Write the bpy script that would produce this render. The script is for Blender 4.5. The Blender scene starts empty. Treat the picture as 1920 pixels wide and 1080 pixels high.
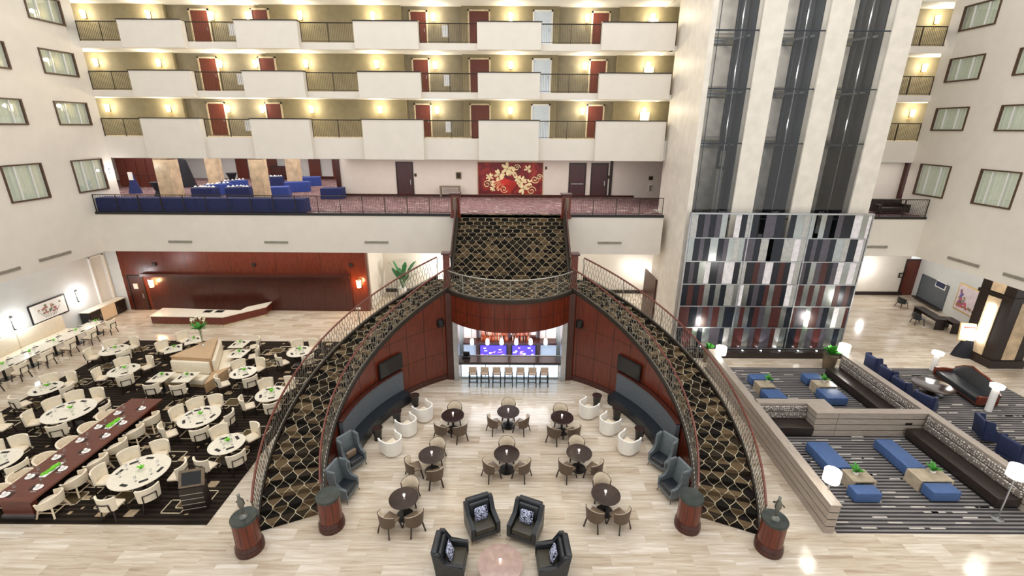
import bpy, bmesh, math, random
from math import radians as R, sin, cos, pi, hypot, atan2, sqrt
from mathutils import Vector, Matrix
random.seed(7)
S = bpy.context.scene
C = S.collection

# ------------------------------------------------------------------ camera, world, lights, exposure
EYE = 12.5; PITCH = R(18); ROLL = .0064; FL = 840.; CX, CY = 957., 513.
cam = bpy.data.cameras.new('camera'); cam.sensor_width = 36; cam.lens = FL*36/1920
cam.shift_x = (960-CX)/1920; cam.shift_y = -(540-CY)/1920; cam.clip_end = 300
co = bpy.data.objects.new('camera', cam); C.objects.link(co)
co.matrix_world = Matrix.Translation((0, 0, EYE)) @ Matrix.Rotation(pi/2-PITCH, 4, 'X') @ Matrix.Rotation(ROLL, 4, 'Z')
S.camera = co
S.view_settings.view_transform = 'Standard'; S.view_settings.look = 'None'
S.view_settings.gamma = 1; S.view_settings.exposure = .1
S.cycles.max_bounces = 8; S.cycles.diffuse_bounces = 4; S.cycles.glossy_bounces = 3
S.cycles.transparent_max_bounces = 12; S.cycles.caustics_reflective = False; S.cycles.caustics_refractive = False
S.cycles.sample_clamp_indirect = 4
w = bpy.data.worlds.new('atrium_sky'); S.world = w; w.use_nodes = True
w.node_tree.nodes['Background'].inputs[0].default_value = (1, .985, .96, 1)
w.node_tree.nodes['Background'].inputs[1].default_value = .85
def area(name, loc, sx, sy, watt, col=(1, .97, .92), rot=(0, 0, 0)):
    l = bpy.data.lights.new(name, 'AREA'); l.shape = 'RECTANGLE'; l.size = sx; l.size_y = sy; l.energy = watt; l.color = col
    o = bpy.data.objects.new(name, l); o.location = loc; o.rotation_euler = rot; C.objects.link(o); return o
def point(name, loc, watt, col=(1, .8, .5), rad=.06):
    l = bpy.data.lights.new(name, 'POINT'); l.energy = watt; l.color = col; l.shadow_soft_size = rad
    o = bpy.data.objects.new(name, l); o.location = loc; C.objects.link(o); return o
area('overhead_fill', (0, 13, 32), 44, 24, 5200, (1, .98, .95))  # unseen area light added above the atrium to brighten the enclosed lobby
area('soffit_light_left', (-17, 28.2, 5.1), 13, 2, 240, (1, .95, .88))
area('soffit_light_west', (-26.6, 19, 5.15), 1.6, 15, 70, (.94, .97, 1))
area('soffit_light_east', (28, 27, 5.1), 5, 11, 230, (1, .95, .9))
area('soffit_light_back', (6, 30.5, 5.1), 5, 5, 150)
area('soffit_light_back_left', (-6.5, 30.5, 5.1), 5, 5, 150)
area('ballroom_light', (-22, 36, 10.4), 20, 14, 1250, (1, .95, .9))
area('foyer_light', (-2, 30.2, 10.4), 19, 4, 420, (1, .94, .9))
area('foyer_light_east', (24, 30.8, 10.4), 9, 4, 150)
area('bar_light', (0, 22.0, 3.25), 4.5, 1.6, 120, (.9, .92, 1))

# ------------------------------------------------------------------ picture-to-place helpers (rays of the camera above)
cp, sp = cos(PITCH), sin(PITCH)
def ray(x, y):
    a, b = x-CX, y-CY
    u = (a+ROLL*b)/FL; v = (b-ROLL*a)/FL
    return (u, cp-v*sp, -(sp+v*cp))
def P(x, y, z=0.):
    r = ray(x, y); t = (z-EYE)/r[2]; return Vector((r[0]*t, r[1]*t, z))
def PY(x, y, Y):
    r = ray(x, y); t = Y/r[1]; return Vector((r[0]*t, Y, EYE+r[2]*t))
def PX(x, y, X):
    r = ray(x, y); t = X/r[0]; return Vector((X, r[1]*t, EYE+r[2]*t))
def dep(x, y, z): q = P(x, y, z); return q.y*cp+(EYE-z)*sp
ORD = ['first', 'second', 'third', 'fourth', 'fifth', 'sixth', 'seventh', 'eighth', 'ninth', 'tenth', 'eleventh', 'twelfth', 'thirteenth', 'fourteenth', 'fifteenth', 'sixteenth']

# ------------------------------------------------------------------ materials
def lin(c):
    f = lambda v: v/12.92 if v <= .04045 else ((v+.055)/1.055)**2.4
    return tuple(f(v/255) for v in c)+(1,)
class NT:
    def __init__(s, name):
        s.m = bpy.data.materials.new(name); s.m.use_nodes = True; s.t = s.m.node_tree
        s.b = s.t.nodes['Principled BSDF']
    def n(s, typ, **k):
        q = s.t.nodes.new(typ)
        for a, v in k.items(): setattr(q, a, v)
        return q
    def l(s, a, b): s.t.links.new(a, b)
    def put(s, sock, v):
        if hasattr(v, 'is_linked'): s.l(v, sock)
        else: sock.default_value = v
    def ma(s, op, a, b=0., c=0.):
        q = s.n('ShaderNodeMath', operation=op); s.put(q.inputs[0], a); s.put(q.inputs[1], b); s.put(q.inputs[2], c); return q.outputs[0]
    def mix(s, f, a, b, bt='MIX'):
        q = s.n('ShaderNodeMix', data_type='RGBA', blend_type=bt); s.put(q.inputs[0], f); s.put(q.inputs[6], a); s.put(q.inputs[7], b); return q.outputs[2]
    def co(s, which='Object', scale=(1, 1, 1), rot=(0, 0, 0)):
        t = s.n('ShaderNodeTexCoord'); q = s.n('ShaderNodeMapping'); s.l(t.outputs[which], q.inputs[0])
        q.inputs['Scale'].default_value = scale; q.inputs['Rotation'].default_value = rot; return q.outputs[0]
    def noise(s, v, sc, det=3, rough=.5, dist=0):
        q = s.n('ShaderNodeTexNoise'); s.l(v, q.inputs['Vector']); q.inputs['Scale'].default_value = sc
        q.inputs['Detail'].default_value = det; q.inputs['Roughness'].default_value = rough; q.inputs['Distortion'].default_value = dist; return q.outputs['Fac']
    def ramp(s, f, stops, interp='LINEAR'):
        q = s.n('ShaderNodeValToRGB'); s.l(f, q.inputs[0]); q.color_ramp.interpolation = interp; e = q.color_ramp.elements
        while len(e) < len(stops): e.new(.5)
        for k, (p, c) in zip(e, stops): k.position = p; k.color = lin(c)
        return q.outputs[0]
    def base(s, c, rough=.5, metal=0, spec=.5):
        s.put(s.b.inputs['Base Color'], c); s.put(s.b.inputs['Roughness'], rough); s.b.inputs['Metallic'].default_value = metal
        s.b.inputs['Specular IOR Level'].default_value = spec; return s.m
    def bump(s, h, st=.2, d=.02):
        q = s.n('ShaderNodeBump'); q.inputs['Strength'].default_value = st; q.inputs['Distance'].default_value = d
        s.l(h, q.inputs['Height']); s.l(q.outputs[0], s.b.inputs['Normal'])
def flat(name, c, rough=.5, metal=0, spec=.5, var=.06, sc=6):
    t = NT(name); f = t.noise(t.co(), sc)
    k = [max(0, min(255, v*(1-var))) for v in c]; h = [min(255, v*(1+var)) for v in c]
    return t.base(t.ramp(f, [(.3, k), (.7, h)]), rough, metal, spec)
def wood(name, a, b, rough=.25, scale=(9, 9, .7), spec=.5):
    t = NT(name); v = t.co(scale=scale); f = t.noise(v, 2.2, 5, .6, .6)
    return t.base(t.ramp(f, [(.25, a), (.75, b)]), rough, 0, spec)
def glow(name, c, st):
    t = NT(name); t.base(lin(c), .5); t.b.inputs['Emission Color'].default_value = lin(c); t.b.inputs['Emission Strength'].default_value = st; return t.m
M = {}
M['plaster'] = flat('cream_plaster', (226, 219, 208), .8, var=.012, sc=1.5)
M['plaster_cool'] = flat('pale_grey_plaster', (212, 214, 212), .8, var=.015, sc=1.5)
M['white'] = flat('white_paint', (238, 236, 232), .7, var=.01)
M['taupe'] = flat('olive_taupe_wallcovering', (138, 127, 98), .7, var=.04, sc=3)
M['taupe_dark'] = flat('grey_taupe_wallcovering', (126, 118, 98), .7, var=.04, sc=3)
M['cherry'] = wood('cherry_wood', (76, 29, 19), (120, 52, 32), .22)
M['cherry_dark'] = wood('dark_cherry_wood', (54, 26, 22), (84, 42, 33), .25)
M['door_red'] = wood('red_brown_door_wood', (84, 38, 27), (112, 54, 40), .35)
M['door_dark'] = wood('dark_plum_door_wood', (62, 40, 42), (84, 56, 56), .35)
M['table_wood'] = wood('red_brown_table_wood', (84, 42, 32), (112, 58, 44), .3, (.7, 9, 9))
M['win_frame'] = flat('brown_window_frame', (84, 62, 48), .4)
M['espresso'] = wood('espresso_wood', (30, 22, 20), (48, 36, 32), .35)
M['tan_wood'] = wood('tan_wood', (182, 150, 112), (204, 172, 134), .4, (2, 9, 9))
M['ash'] = wood('grey_ash_wood', (150, 138, 128), (184, 172, 160), .35, (1, 9, 9))
M['ash_x'] = M['ash']
M['pale_wood'] = wood('pale_chair_wood', (214, 192, 160), (232, 214, 186), .4)
M['cream'] = flat('cream_upholstery', (236, 222, 198), .6, var=.03, sc=9)
M['cream_light'] = flat('ivory_leather', (240, 229, 206), .45, var=.02, sc=9)
M['stone_top'] = flat('ivory_stone_top', (232, 224, 206), .2, var=.04, sc=12)
M['marble_tan'] = flat('tan_marble', (214, 190, 156), .3, var=.10, sc=2.5)
M['ivory_marble'] = flat('ivory_marble_cladding', (232, 225, 213), .45, var=.03, sc=2)
M['black'] = flat('black_metal', (26, 25, 25), .4, var=.05)
M['dark_rail'] = flat('dark_bronze_metal', (58, 50, 42), .4, .5)
M['grey_rail'] = flat('pewter_wire', (150, 146, 136), .35, .6)
M['steel'] = flat('brushed_steel', (190, 194, 198), .3, .9, var=.04)
M['leather_black'] = flat('black_leather', (42, 45, 49), .32, var=.08)
M['leather_brown'] = flat('brown_black_leather', (44, 36, 33), .3, var=.08)
M['leather_olive'] = flat('dark_olive_leather', (56, 52, 42), .35, var=.06)
M['tub_white'] = flat('white_tub_leather', (246, 243, 236), .45, var=.015)
M['slate'] = flat('slate_grey_fabric', (92, 98, 104), .75, var=.05, sc=14)
M['wing_grey'] = flat('blue_grey_leather', (102, 110, 114), .45, var=.05, sc=8)
M['seat_black'] = flat('blue_black_leather', (34, 38, 44), .35, var=.08)
M['navy'] = flat('navy_velvet', (40, 50, 84), .6, var=.08, sc=8)
M['blue'] = flat('blue_leather', (70, 98, 146), .4, var=.05, sc=5)
M['cloth_blue'] = flat('royal_blue_cloth', (52, 74, 152), .8, var=.08, sc=7)
M['cloth_navy'] = flat('navy_cloth', (34, 46, 98), .8, var=.08, sc=7)
M['cloth_black'] = flat('black_cloth', (26, 26, 34), .8, var=.08)
M['brown_shell'] = flat('taupe_brown_wicker', (92, 76, 62), .5, var=.12, sc=30)
M['taupe_seat'] = flat('taupe_vinyl', (122, 104, 86), .35, var=.05)
M['stool_tan'] = flat('tan_stool_fabric', (188, 166, 146), .6, var=.04)
M['dark_top'] = flat('dark_glossy_tabletop', (52, 40, 38), .12, var=.1)
M['pink_top'] = flat('rosy_stone_tabletop', (176, 150, 140), .12, var=.05)
M['bronze'] = flat('weathered_bronze', (122, 124, 118), .4, .7)
M['bronze_top'] = flat('dark_patina_top', (62, 68, 66), .3, .3, var=.15)
M['leaf'] = flat('green_leaf', (62, 142, 44), .5, var=.25, sc=9)
M['lime'] = flat('lime_green_moss', (108, 190, 36), .6, var=.25, sc=25)
M['dark_leaf'] = flat('deep_green_leaf', (46, 108, 62), .45, var=.25, sc=6)
M['petal'] = flat('white_petal', (244, 240, 214), .5, var=.03)
M['china'] = flat('white_china', (246, 244, 240), .2, var=.01)
M['napkin'] = flat('charcoal_napkin', (44, 40, 38), .8, var=.1)
M['pot'] = flat('brown_ceramic', (112, 96, 76), .4, var=.1)
M['vent'] = flat('grey_metal_grille', (168, 162, 150), .5, .2)
M['gold'] = flat('gilt_frame', (214, 186, 128), .35, .6)
M['sign'] = flat('cream_card', (226, 222, 196), .6, var=.02)
M['screen'] = flat('dark_glass_screen', (16, 17, 22), .12, var=.02)
M['shaft'] = flat('grey_shaft_panel', (214, 206, 194), .6, 0, var=.08, sc=2)
M['shaft_dark'] = flat('charcoal_shaft_wall', (52, 57, 64), .4, .2, var=.1, sc=2)
M['sconce'] = glow('warm_lamp_glow', (255, 232, 176), 22)
M['amber'] = glow('amber_lamp_glow', (255, 200, 140), 20)
M['cool_lamp'] = glow('white_lamp_glow', (250, 252, 255), 16)
M['drum'] = glow('drum_shade_glow', (255, 250, 236), 7)
M['flame'] = glow('candle_glow', (255, 238, 224), 9)
M['backlit'] = glow('backlit_bar_panel', (188, 222, 255), 1.9)
M['led'] = glow('led_glow', (255, 255, 255), 30)
M['tv_purple'] = glow('purple_video_glow', (84, 62, 214), .9)
M['tv_mark'] = glow('pale_video_glow', (196, 196, 255), 1.2)
M['tv_pink'] = glow('pink_video_glow', (240, 140, 210), 1.0)
M['shelf_lit'] = glow('lit_shelf_back', (250, 232, 226), .45)
M['bright_door'] = flat('pale_blue_white_door', (214, 226, 240), .5, var=.02)
def glass(name, tint=(1, 1, 1, 1), fac=.12, rough=.02):
    t = NT(name); tr = t.n('ShaderNodeBsdfTransparent'); gl = t.n('ShaderNodeBsdfGlossy'); mx = t.n('ShaderNodeMixShader'); fr = t.n('ShaderNodeLayerWeight')
    fr.inputs[0].default_value = .25; tr.inputs[0].default_value = tint; gl.inputs['Roughness'].default_value = rough
    t.l(t.ma('ADD', t.ma('MULTIPLY', fr.outputs['Fresnel'], .6), fac), mx.inputs[0]); t.l(tr.outputs[0], mx.inputs[1]); t.l(gl.outputs[0], mx.inputs[2])
    t.l(mx.outputs[0], t.t.nodes['Material Output'].inputs[0]); return t.m
M['glass'] = glass('clear_glass', fac=.06)
M['smoke_glass'] = glass('smoky_lift_glass', (.9, .91, .92, 1), .03)
M['ware'] = glass('wine_glass', (.95, .97, .98, 1), .22)
# marble plank floor
t = NT('marble_plank_floor'); v = t.co()
b = t.n('ShaderNodeTexBrick'); t.l(v, b.inputs['Vector']); b.inputs['Scale'].default_value = 1; b.inputs['Brick Width'].default_value = 1.25; b.inputs['Row Height'].default_value = .42
b.inputs['Mortar Size'].default_value = .004; b.inputs['Color1'].default_value = (.25, .25, .25, 1); b.inputs['Color2'].default_value = (.85, .85, .85, 1); b.inputs['Mortar'].default_value = (.35, .35, .35, 1)
vo = t.n('ShaderNodeVectorMath', operation='ADD'); t.l(v, vo.inputs[0]); t.l(b.outputs['Color'], vo.inputs[1])
mp = t.n('ShaderNodeMapping'); t.l(vo.outputs[0], mp.inputs[0]); mp.inputs['Scale'].default_value = (.5, 7, 1)
f = t.noise(mp.outputs[0], 1.3, 5, .6, .4)
f = t.ma('ADD', t.ma('MULTIPLY', f, .75), t.ma('MULTIPLY', b.outputs['Color'], .28))
M['floor'] = t.base(t.ramp(f, [(.24, (150, 127, 105)), (.46, (192, 176, 155)), (.6, (210, 198, 181)), (.74, (230, 222, 210))]), .14, 0, .55)
# carpets
def stripes(name, stops, per, wob=.5, rough=.95):
    t = NT(name); q = t.n('ShaderNodeSeparateXYZ'); t.l(t.co(), q.inputs[0]); f = t.noise(t.co(scale=(.5, 3, 1)), 2.2, 2, .6)
    f = t.ma('ADD', t.ma('MULTIPLY', t.ma('SINE', t.ma('MULTIPLY', q.outputs[1], 2*pi/per)), .5*(1-wob)), t.ma('ADD', t.ma('MULTIPLY', f, wob), .5-wob/2))
    return t.base(t.ramp(f, stops), rough, 0, .1)
M['din_carpet'] = stripes('dark_brown_striped_carpet', [(.25, (30, 25, 21)), (.5, (38, 31, 26)), (.75, (56, 47, 39))], .2, .6)
M['tan_patch'] = flat('tan_carpet_pile', (170, 150, 122), .95, spec=.1, var=.12)
M['line_patch'] = flat('ivory_carpet_pile', (206, 192, 164), .95, spec=.1, var=.08)
M['olive_patch'] = flat('olive_brown_carpet_pile', (92, 78, 56), .95, spec=.1, var=.12)
M['lounge_carpet'] = stripes('grey_striped_carpet', [(.3, (58, 56, 58)), (.45, (74, 71, 72)), (.55, (112, 109, 109)), (.75, (136, 132, 130))], .16, .4)
M['dash_patch'] = flat('pale_grey_carpet_pile', (190, 184, 176), .95, spec=.1, var=.06)
t = NT('mottled_plum_carpet'); v = t.co(scale=(.6, 1.2, 1)); f = t.noise(v, 2.6, 4, .75, 1.2)
M['plum_carpet'] = t.base(t.ramp(f, [(.3, (92, 66, 72)), (.42, (158, 128, 130)), (.52, (92, 62, 64)), (.64, (196, 176, 168))]), .95, 0, .1)
# stair carpet: ogee lattice in (across, along) metres
t = NT('ogee_stair_carpet'); tc = t.n('ShaderNodeTexCoord'); sx = t.n('ShaderNodeSeparateXYZ'); t.l(tc.outputs['UV'], sx.inputs[0])
u = t.ma('MULTIPLY', sx.outputs[0], 1/.46); vv = t.ma('MULTIPLY', sx.outputs[1], 1/.8)
wv = t.ma('MULTIPLY', t.ma('COSINE', t.ma('MULTIPLY', vv, 2*pi)), .25)
a1 = t.ma('SUBTRACT', u, wv); a2 = t.ma('SUBTRACT', t.ma('ADD', u, wv), .5)
d1 = t.ma('ABSOLUTE', t.ma('SUBTRACT', t.ma('FRACT', t.ma('ADD', a1, 100.5)), .5)); d2 = t.ma('ABSOLUTE', t.ma('SUBTRACT', t.ma('FRACT', t.ma('ADD', a2, 100.5)), .5))
line = t.ma('LESS_THAN', t.ma('MINIMUM', d1, d2), .03)
cell = t.ma('ADD', t.ma('FLOOR', a1), t.ma('MULTIPLY', t.ma('FLOOR', a2), 7.3)); wn = t.n('ShaderNodeTexWhiteNoise', noise_dimensions='2D')
cb = t.n('ShaderNodeCombineXYZ'); t.l(cell, cb.inputs[0]); t.l(t.ma('FLOOR', t.ma('MULTIPLY', vv, 2)), cb.inputs[1]); t.l(cb.outputs[0], wn.inputs['Vector'])
fill = t.ramp(wn.outputs['Value'], [(0, (30, 27, 24)), (.4, (52, 44, 35)), (.68, (100, 83, 62))], 'CONSTANT')
M['stair'] = t.base(t.mix(line, fill, lin((186, 174, 146))), .95, 0, .1)
# patterned upholstery
def dots(name, bg, fg, sc=8):
    t = NT(name); q = t.n('ShaderNodeTexVoronoi'); t.l(t.co(), q.inputs['Vector']); q.inputs['Scale'].default_value = sc; q.inputs['Randomness'].default_value = .5
    return t.base(t.ramp(q.outputs['Distance'], [(0, fg), (.33, bg)], 'CONSTANT'), .7)
M['dots'] = dots('pebble_print_fabric', (112, 104, 98), (214, 208, 200), 11)
def swirl(name, bg, fg, sc):
    t = NT(name); f = t.noise(t.co(), sc, 1, .4, 2.5); f = t.ma('FRACT', t.ma('MULTIPLY', f, 4))
    return t.base(t.ramp(f, [(0, bg), (.58, fg)], 'CONSTANT'), .6)
M['scroll'] = swirl('navy_white_scroll_fabric', (18, 20, 52), (206, 212, 238), 6)
M['curtain'] = flat('pale_green_sheer', (226, 232, 214), .8, var=.015, sc=5); _b = M['curtain'].node_tree.nodes['Principled BSDF']; _b.inputs['Emission Color'].default_value = lin((214, 226, 196)); _b.inputs['Emission Strength'].default_value = .16  # faint emission added to brighten the sheers in their recesses
t = NT('crimson_mural_ground'); v = t.co(); f = t.noise(v, .9, 4, .6, 1.5)
M['mural'] = t.base(t.ramp(f, [(.3, (60, 18, 26)), (.5, (124, 26, 32)), (.7, (170, 60, 40))]), .5)
M['mural_cream'] = flat('mural_cream_paint', (240, 222, 170), .5, var=.08, sc=4)
M['mural_red'] = flat('mural_scarlet_paint', (206, 50, 36), .5, var=.1, sc=4)

# ------------------------------------------------------------------ mesh helpers
class MB:
    def __init__(s): s.bm = bmesh.new(); s.i = 0; s.uv = None
    def m(s, i): s.i = i; return s
    def face(s, pts):
        f = s.bm.faces.new([s.bm.verts.new(p) for p in pts]); f.material_index = s.i; return f
    def box(s, x0, x1, y0, y1, z0, z1, bev=0, seg=2, mx=None):
        r = bmesh.ops.create_cube(s.bm, size=1)
        vs = r['verts']; sc = Matrix.Diagonal((x1-x0, y1-y0, z1-z0, 1)); T = Matrix.Translation(((x0+x1)/2, (y0+y1)/2, (z0+z1)/2))
        bmesh.ops.transform(s.bm, matrix=T @ sc, verts=vs)
        fs = list({f for v in vs for f in v.link_faces}); es = list({e for v in vs for e in v.link_edges})
        if bev:
            q = bmesh.ops.bevel(s.bm, geom=es, offset=bev, segments=seg, affect='EDGES', profile=.5, clamp_overlap=True)
            vs = list({v for f in q['faces'] for v in f.verts} | {v for v in vs if v.is_valid}); fs = list({f for v in vs for f in v.link_faces})
        for f in fs: f.material_index = s.i
        if mx is not None: bmesh.ops.transform(s.bm, matrix=mx, verts=vs)
        return s
    def bar(s, a, b, wd, dp=None, mx=None):
        a, b = Vector(a), Vector(b); d = b-a; L = d.length; dp = dp or wd
        q = d.to_track_quat('Z', 'Y').to_matrix().to_4x4()
        return s.box(-wd/2, wd/2, -dp/2, dp/2, 0, L, mx=Matrix.Translation(a) @ q)
    def lathe(s, prof, n=20, at=(0, 0, 0), a0=0, a1=2*pi, sx=1, sy=1):
        full = abs(a1-a0-2*pi) < 1e-6; k = n if full else n+1
        rings = []
        for r, z in prof:
            rings.append([s.bm.verts.new((at[0]+sx*r*cos(a0+(a1-a0)*j/n), at[1]+sy*r*sin(a0+(a1-a0)*j/n), at[2]+z)) for j in range(k)])
        for p, q in zip(rings, rings[1:]):
            for j in range(n):
                f = s.bm.faces.new((p[j], p[(j+1) % k], q[(j+1) % k], q[j])); f.material_index = s.i; f.smooth = True
        if full:
            for rg, rev in ((rings[0], True), (rings[-1], False)):
                f = s.bm.faces.new(rg[::-1] if rev else rg); f.material_index = s.i
        return s
    def tube(s, pts, r, n=5, closed=False):
        pts = [Vector(p) for p in pts]; rings = []
        for i, p in enumerate(pts):
            d = (pts[min(i+1, len(pts)-1)]-pts[max(i-1, 0)]).normalized()
            up = Vector((0, 0, 1)) if abs(d.z) < .9 else Vector((1, 0, 0))
            a = d.cross(up).normalized(); b = d.cross(a)
            rr = r[i] if isinstance(r, (list, tuple)) else r
            rings.append([s.bm.verts.new(p+rr*(cos(2*pi*j/n+pi/n)*a+sin(2*pi*j/n+pi/n)*b)) for j in range(n)])
        for p, q in zip(rings, rings[1:]):
            for j in range(n):
                f = s.bm.faces.new((p[j], p[(j+1) % n], q[(j+1) % n], q[j])); f.material_index = s.i; f.smooth = n > 4
        for rg in (rings[0], rings[-1]):
            f = s.bm.faces.new(rg); f.material_index = s.i
        return s
    def prism(s, poly, z0, z1):
        n = len(poly); lo = [s.bm.verts.new((p[0], p[1], z0)) for p in poly]; hi = [s.bm.verts.new((p[0], p[1], z1)) for p in poly]
        fs = [s.bm.faces.new(lo[::-1]), s.bm.faces.new(hi)]
        for j in range(n): fs.append(s.bm.faces.new((lo[j], lo[(j+1) % n], hi[(j+1) % n], hi[j])))
        for f in fs: f.material_index = s.i
        return s
    def arc(s, r0, r1, a0, a1, z0, z1, n=24, c=(0, 0), zf=None):
        """solid ring segment; z0/z1 may be functions of the 0..1 position"""
        g = lambda z, t: z(t) if callable(z) else z
        secs = []
        for j in range(n+1):
            t = j/n; a = a0+(a1-a0)*t
            secs.append([s.bm.verts.new((c[0]+r*cos(a), c[1]+r*sin(a), g(z, t))) for r, z in ((r0, z0), (r1, z0), (r1, z1), (r0, z1))])
        for p, q in zip(secs, secs[1:]):
            for j in range(4):
                f = s.bm.faces.new((p[j], p[(j+1) % 4], q[(j+1) % 4], q[j])); f.material_index = s.i
        for e in (secs[0], secs[-1][::-1]): f = s.bm.faces.new(e); f.material_index = s.i
        return s
    def shell(s, fn, nu, nv, th):
        """thickened open surface fn(u,v)->(Vector, normal)"""
        A = [[None]*(nv+1) for _ in range(nu+1)]; B = [[None]*(nv+1) for _ in range(nu+1)]
        for i in range(nu+1):
            for j in range(nv+1):
                p, nn = fn(i/nu, j/nv); A[i][j] = s.bm.verts.new(p); B[i][j] = s.bm.verts.new(Vector(p)+Vector(nn)*th)
        def q(*vs):
            f = s.bm.faces.new(vs); f.material_index = s.i; f.smooth = True
        for i in range(nu):
            for j in range(nv):
                q(A[i][j], A[i+1][j], A[i+1][j+1], A[i][j+1])
                k = s.i; s.i = getattr(s, 'i2', s.i); q(B[i][j], B[i][j+1], B[i+1][j+1], B[i+1][j]); s.i = k
        k = s.i; s.i = getattr(s, 'i2', s.i)
        for i in range(nu): q(A[i][0], B[i][0], B[i+1][0], A[i+1][0]); q(A[i][nv], A[i+1][nv], B[i+1][nv], B[i][nv])
        for j in range(nv): q(A[0][j], A[0][j+1], B[0][j+1], B[0][j]); q(A[nu][j], B[nu][j], B[nu][j+1], A[nu][j+1])
        s.i = k; return s
    def ball(s, r, at, sc=(1, 1, 1), sub=2):
        q = bmesh.ops.create_icosphere(s.bm, subdivisions=sub, radius=r, matrix=Matrix.Translation(at) @ Matrix.Diagonal((*sc, 1)))
        for f in {f for v in q['verts'] for f in v.link_faces}: f.material_index = s.i; f.smooth = True
        return s
    def leaf(s, base, tip, wd, up=(0, 0, 1), bend=.15):
        a, b = Vector(base), Vector(tip); d = b-a; sd = d.cross(Vector(up)); sd = sd.normalized() if sd.length > 1e-5 else Vector((1, 0, 0)); L = d.length
        rows = []
        for t, k in ((0, .15), (.3, .9), (.6, 1), (.85, .55), (1, .05)):
            c = a+d*t+Vector((0, 0, bend*L*sin(pi*t*.8))); rows.append([s.bm.verts.new(c-sd*wd*k/2+Vector((0, 0, .06*wd))), s.bm.verts.new(c), s.bm.verts.new(c+sd*wd*k/2+Vector((0, 0, .06*wd)))])
        for p, q in zip(rows, rows[1:]):
            for j in (0, 1): f = s.bm.faces.new((p[j], p[j+1], q[j+1], q[j])); f.material_index = s.i; f.smooth = True
        return s
    def obj(s, name, mats, parent=None, loc=None, rz=0, norm=True):
        if norm: bmesh.ops.recalc_face_normals(s.bm, faces=s.bm.faces)
        me = bpy.data.meshes.new(name); s.bm.to_mesh(me); s.bm.free()
        for q in (mats if isinstance(mats, (list, tuple)) else [mats]): me.materials.append(M[q] if isinstance(q, str) else q)
        me.polygons.foreach_set('use_smooth', [True]*len(me.polygons)); me.set_sharp_from_angle(angle=R(32))
        o = bpy.data.objects.new(name, me); C.objects.link(o)
        if parent: o.parent = parent
        if loc is not None: o.location = loc
        o.rotation_euler.z = rz
        return o
def tag(o, label, cat, group=None, kind=None):
    if label: o['label'] = label
    if cat: o['category'] = cat
    if group: o['group'] = group
    if kind: o['kind'] = kind
    return o
def thing(name, label, cat, loc=(0, 0, 0), rz=0, group=None, kind=None):
    o = bpy.data.objects.new(name, None); C.objects.link(o); o.location = loc; o.rotation_euler.z = rz; o.empty_display_size = .2
    return tag(o, label, cat, group, kind)
def struct(o, label=None, cat=None): return tag(o, label, cat, None, 'structure')
def clone(root, loc, rz, label=None, group=None):
    r = root.copy(); C.objects.link(r); r.location = loc; r.rotation_euler.z = rz
    if label: r['label'] = label
    if group: r['group'] = group
    for ch in list(root.children):
        c = ch.copy(); C.objects.link(c); c.parent = r
        for g in list(ch.children):
            d = g.copy(); C.objects.link(d); d.parent = c
    return r
class Kit:
    """first call moves the original, later calls copy it"""
    def __init__(s, root): s.r = root; s.used = False
    def put(s, loc, rz, label, group=None):
        if not s.used:
            s.used = True; s.r.location = loc; s.r.rotation_euler.z = rz; s.r['label'] = label
            if group: s.r['group'] = group
            return s.r
        return clone(s.r, loc, rz, label, group)
def face_to(p, q): return atan2(q[0]-p[0], -(q[1]-p[1]))   # local -Y looks at q

# ------------------------------------------------------------------ room shell
WX = 24.7; SL = 26.4; PA = 28.4; Z2 = 7.6; ZS = 5.2; BW = 29.6; BK = 33.4
LV = [11.82, 14.42, 17.02, 19.62]
struct(MB().box(-31, 36, 5, 36, -.3, 0).obj('floor', 'floor'))
WIN = [(22.1, 24.1), (25.75, 27.75)]
def wall_panels(m, ylist, zlist, holes, x0, x1):
    for y0, y1 in zip(ylist, ylist[1:]):
        for z0, z1 in zip(zlist, zlist[1:]):
            if not any(a <= y0+1e-4 and b >= y1-1e-4 and c <= z0+1e-4 and d >= z1-1e-4 for a, b, c, d in holes): m.box(x0, x1, y0, y1, z0, z1)
rows = [(8.8, 10.62)]+[(12.5+2.6*k, 13.75+2.6*k) for k in range(3)]
wn_ = 0
def window(side, y0, y1, z0, z1):
    global wn_; wn_ += 1
    e = -1 if side == 'left' else 1
    o = thing('window_%d' % wn_, 'interior bedroom window with pale green curtain high on the %s wall' % side, None, (e*WX, y0, z0), 0, None, 'structure')
    W, Hh = y1-y0, z1-z0; f = MB()
    for a, b, c, d in ((0, W, 0, .07), (0, W, Hh-.07, Hh), (0, .07, .07, Hh-.07), (W-.07, W, .07, Hh-.07)): f.box(-.05, .06, a, b, c, d)
    f.obj('window_frame', 'win_frame', o)
    MB().box(-.03, .04, W*.30-.025, W*.30+.025, .09, Hh-.09).box(-.03, .04, W*.68-.02, W*.68+.02, .09, Hh-.09).obj('mullion', 'white', o)
    c = MB(); n = 56; pr = []
    for i in range(n+1):
        t = i/n; y = .06+(W-.12)*t; x = e*(.11+.03*sin(t*66)+.012*sin(t*23)); pr.append((x, y))
    for (xa, ya), (xb, yb) in zip(pr, pr[1:]): c.face([(xa, ya, .05), (xb, yb, .05), (xb, yb, Hh-.05), (xa, ya, Hh-.05)])
    for (xa, ya), (xb, yb) in zip(pr, pr[1:]): c.face([(xa+e*.01, ya, .05), (xa+e*.01, ya, Hh-.05), (xb+e*.01, yb, Hh-.05), (xb+e*.01, yb, .05)])
    bmesh.ops.remove_doubles(c.bm, verts=c.bm.verts, dist=1e-4)
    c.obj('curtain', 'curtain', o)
    MB().box(-.01+e*.05, .01+e*.05, .08, W-.08, .08, Hh-.08).obj('pane', 'glass', o)
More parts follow.
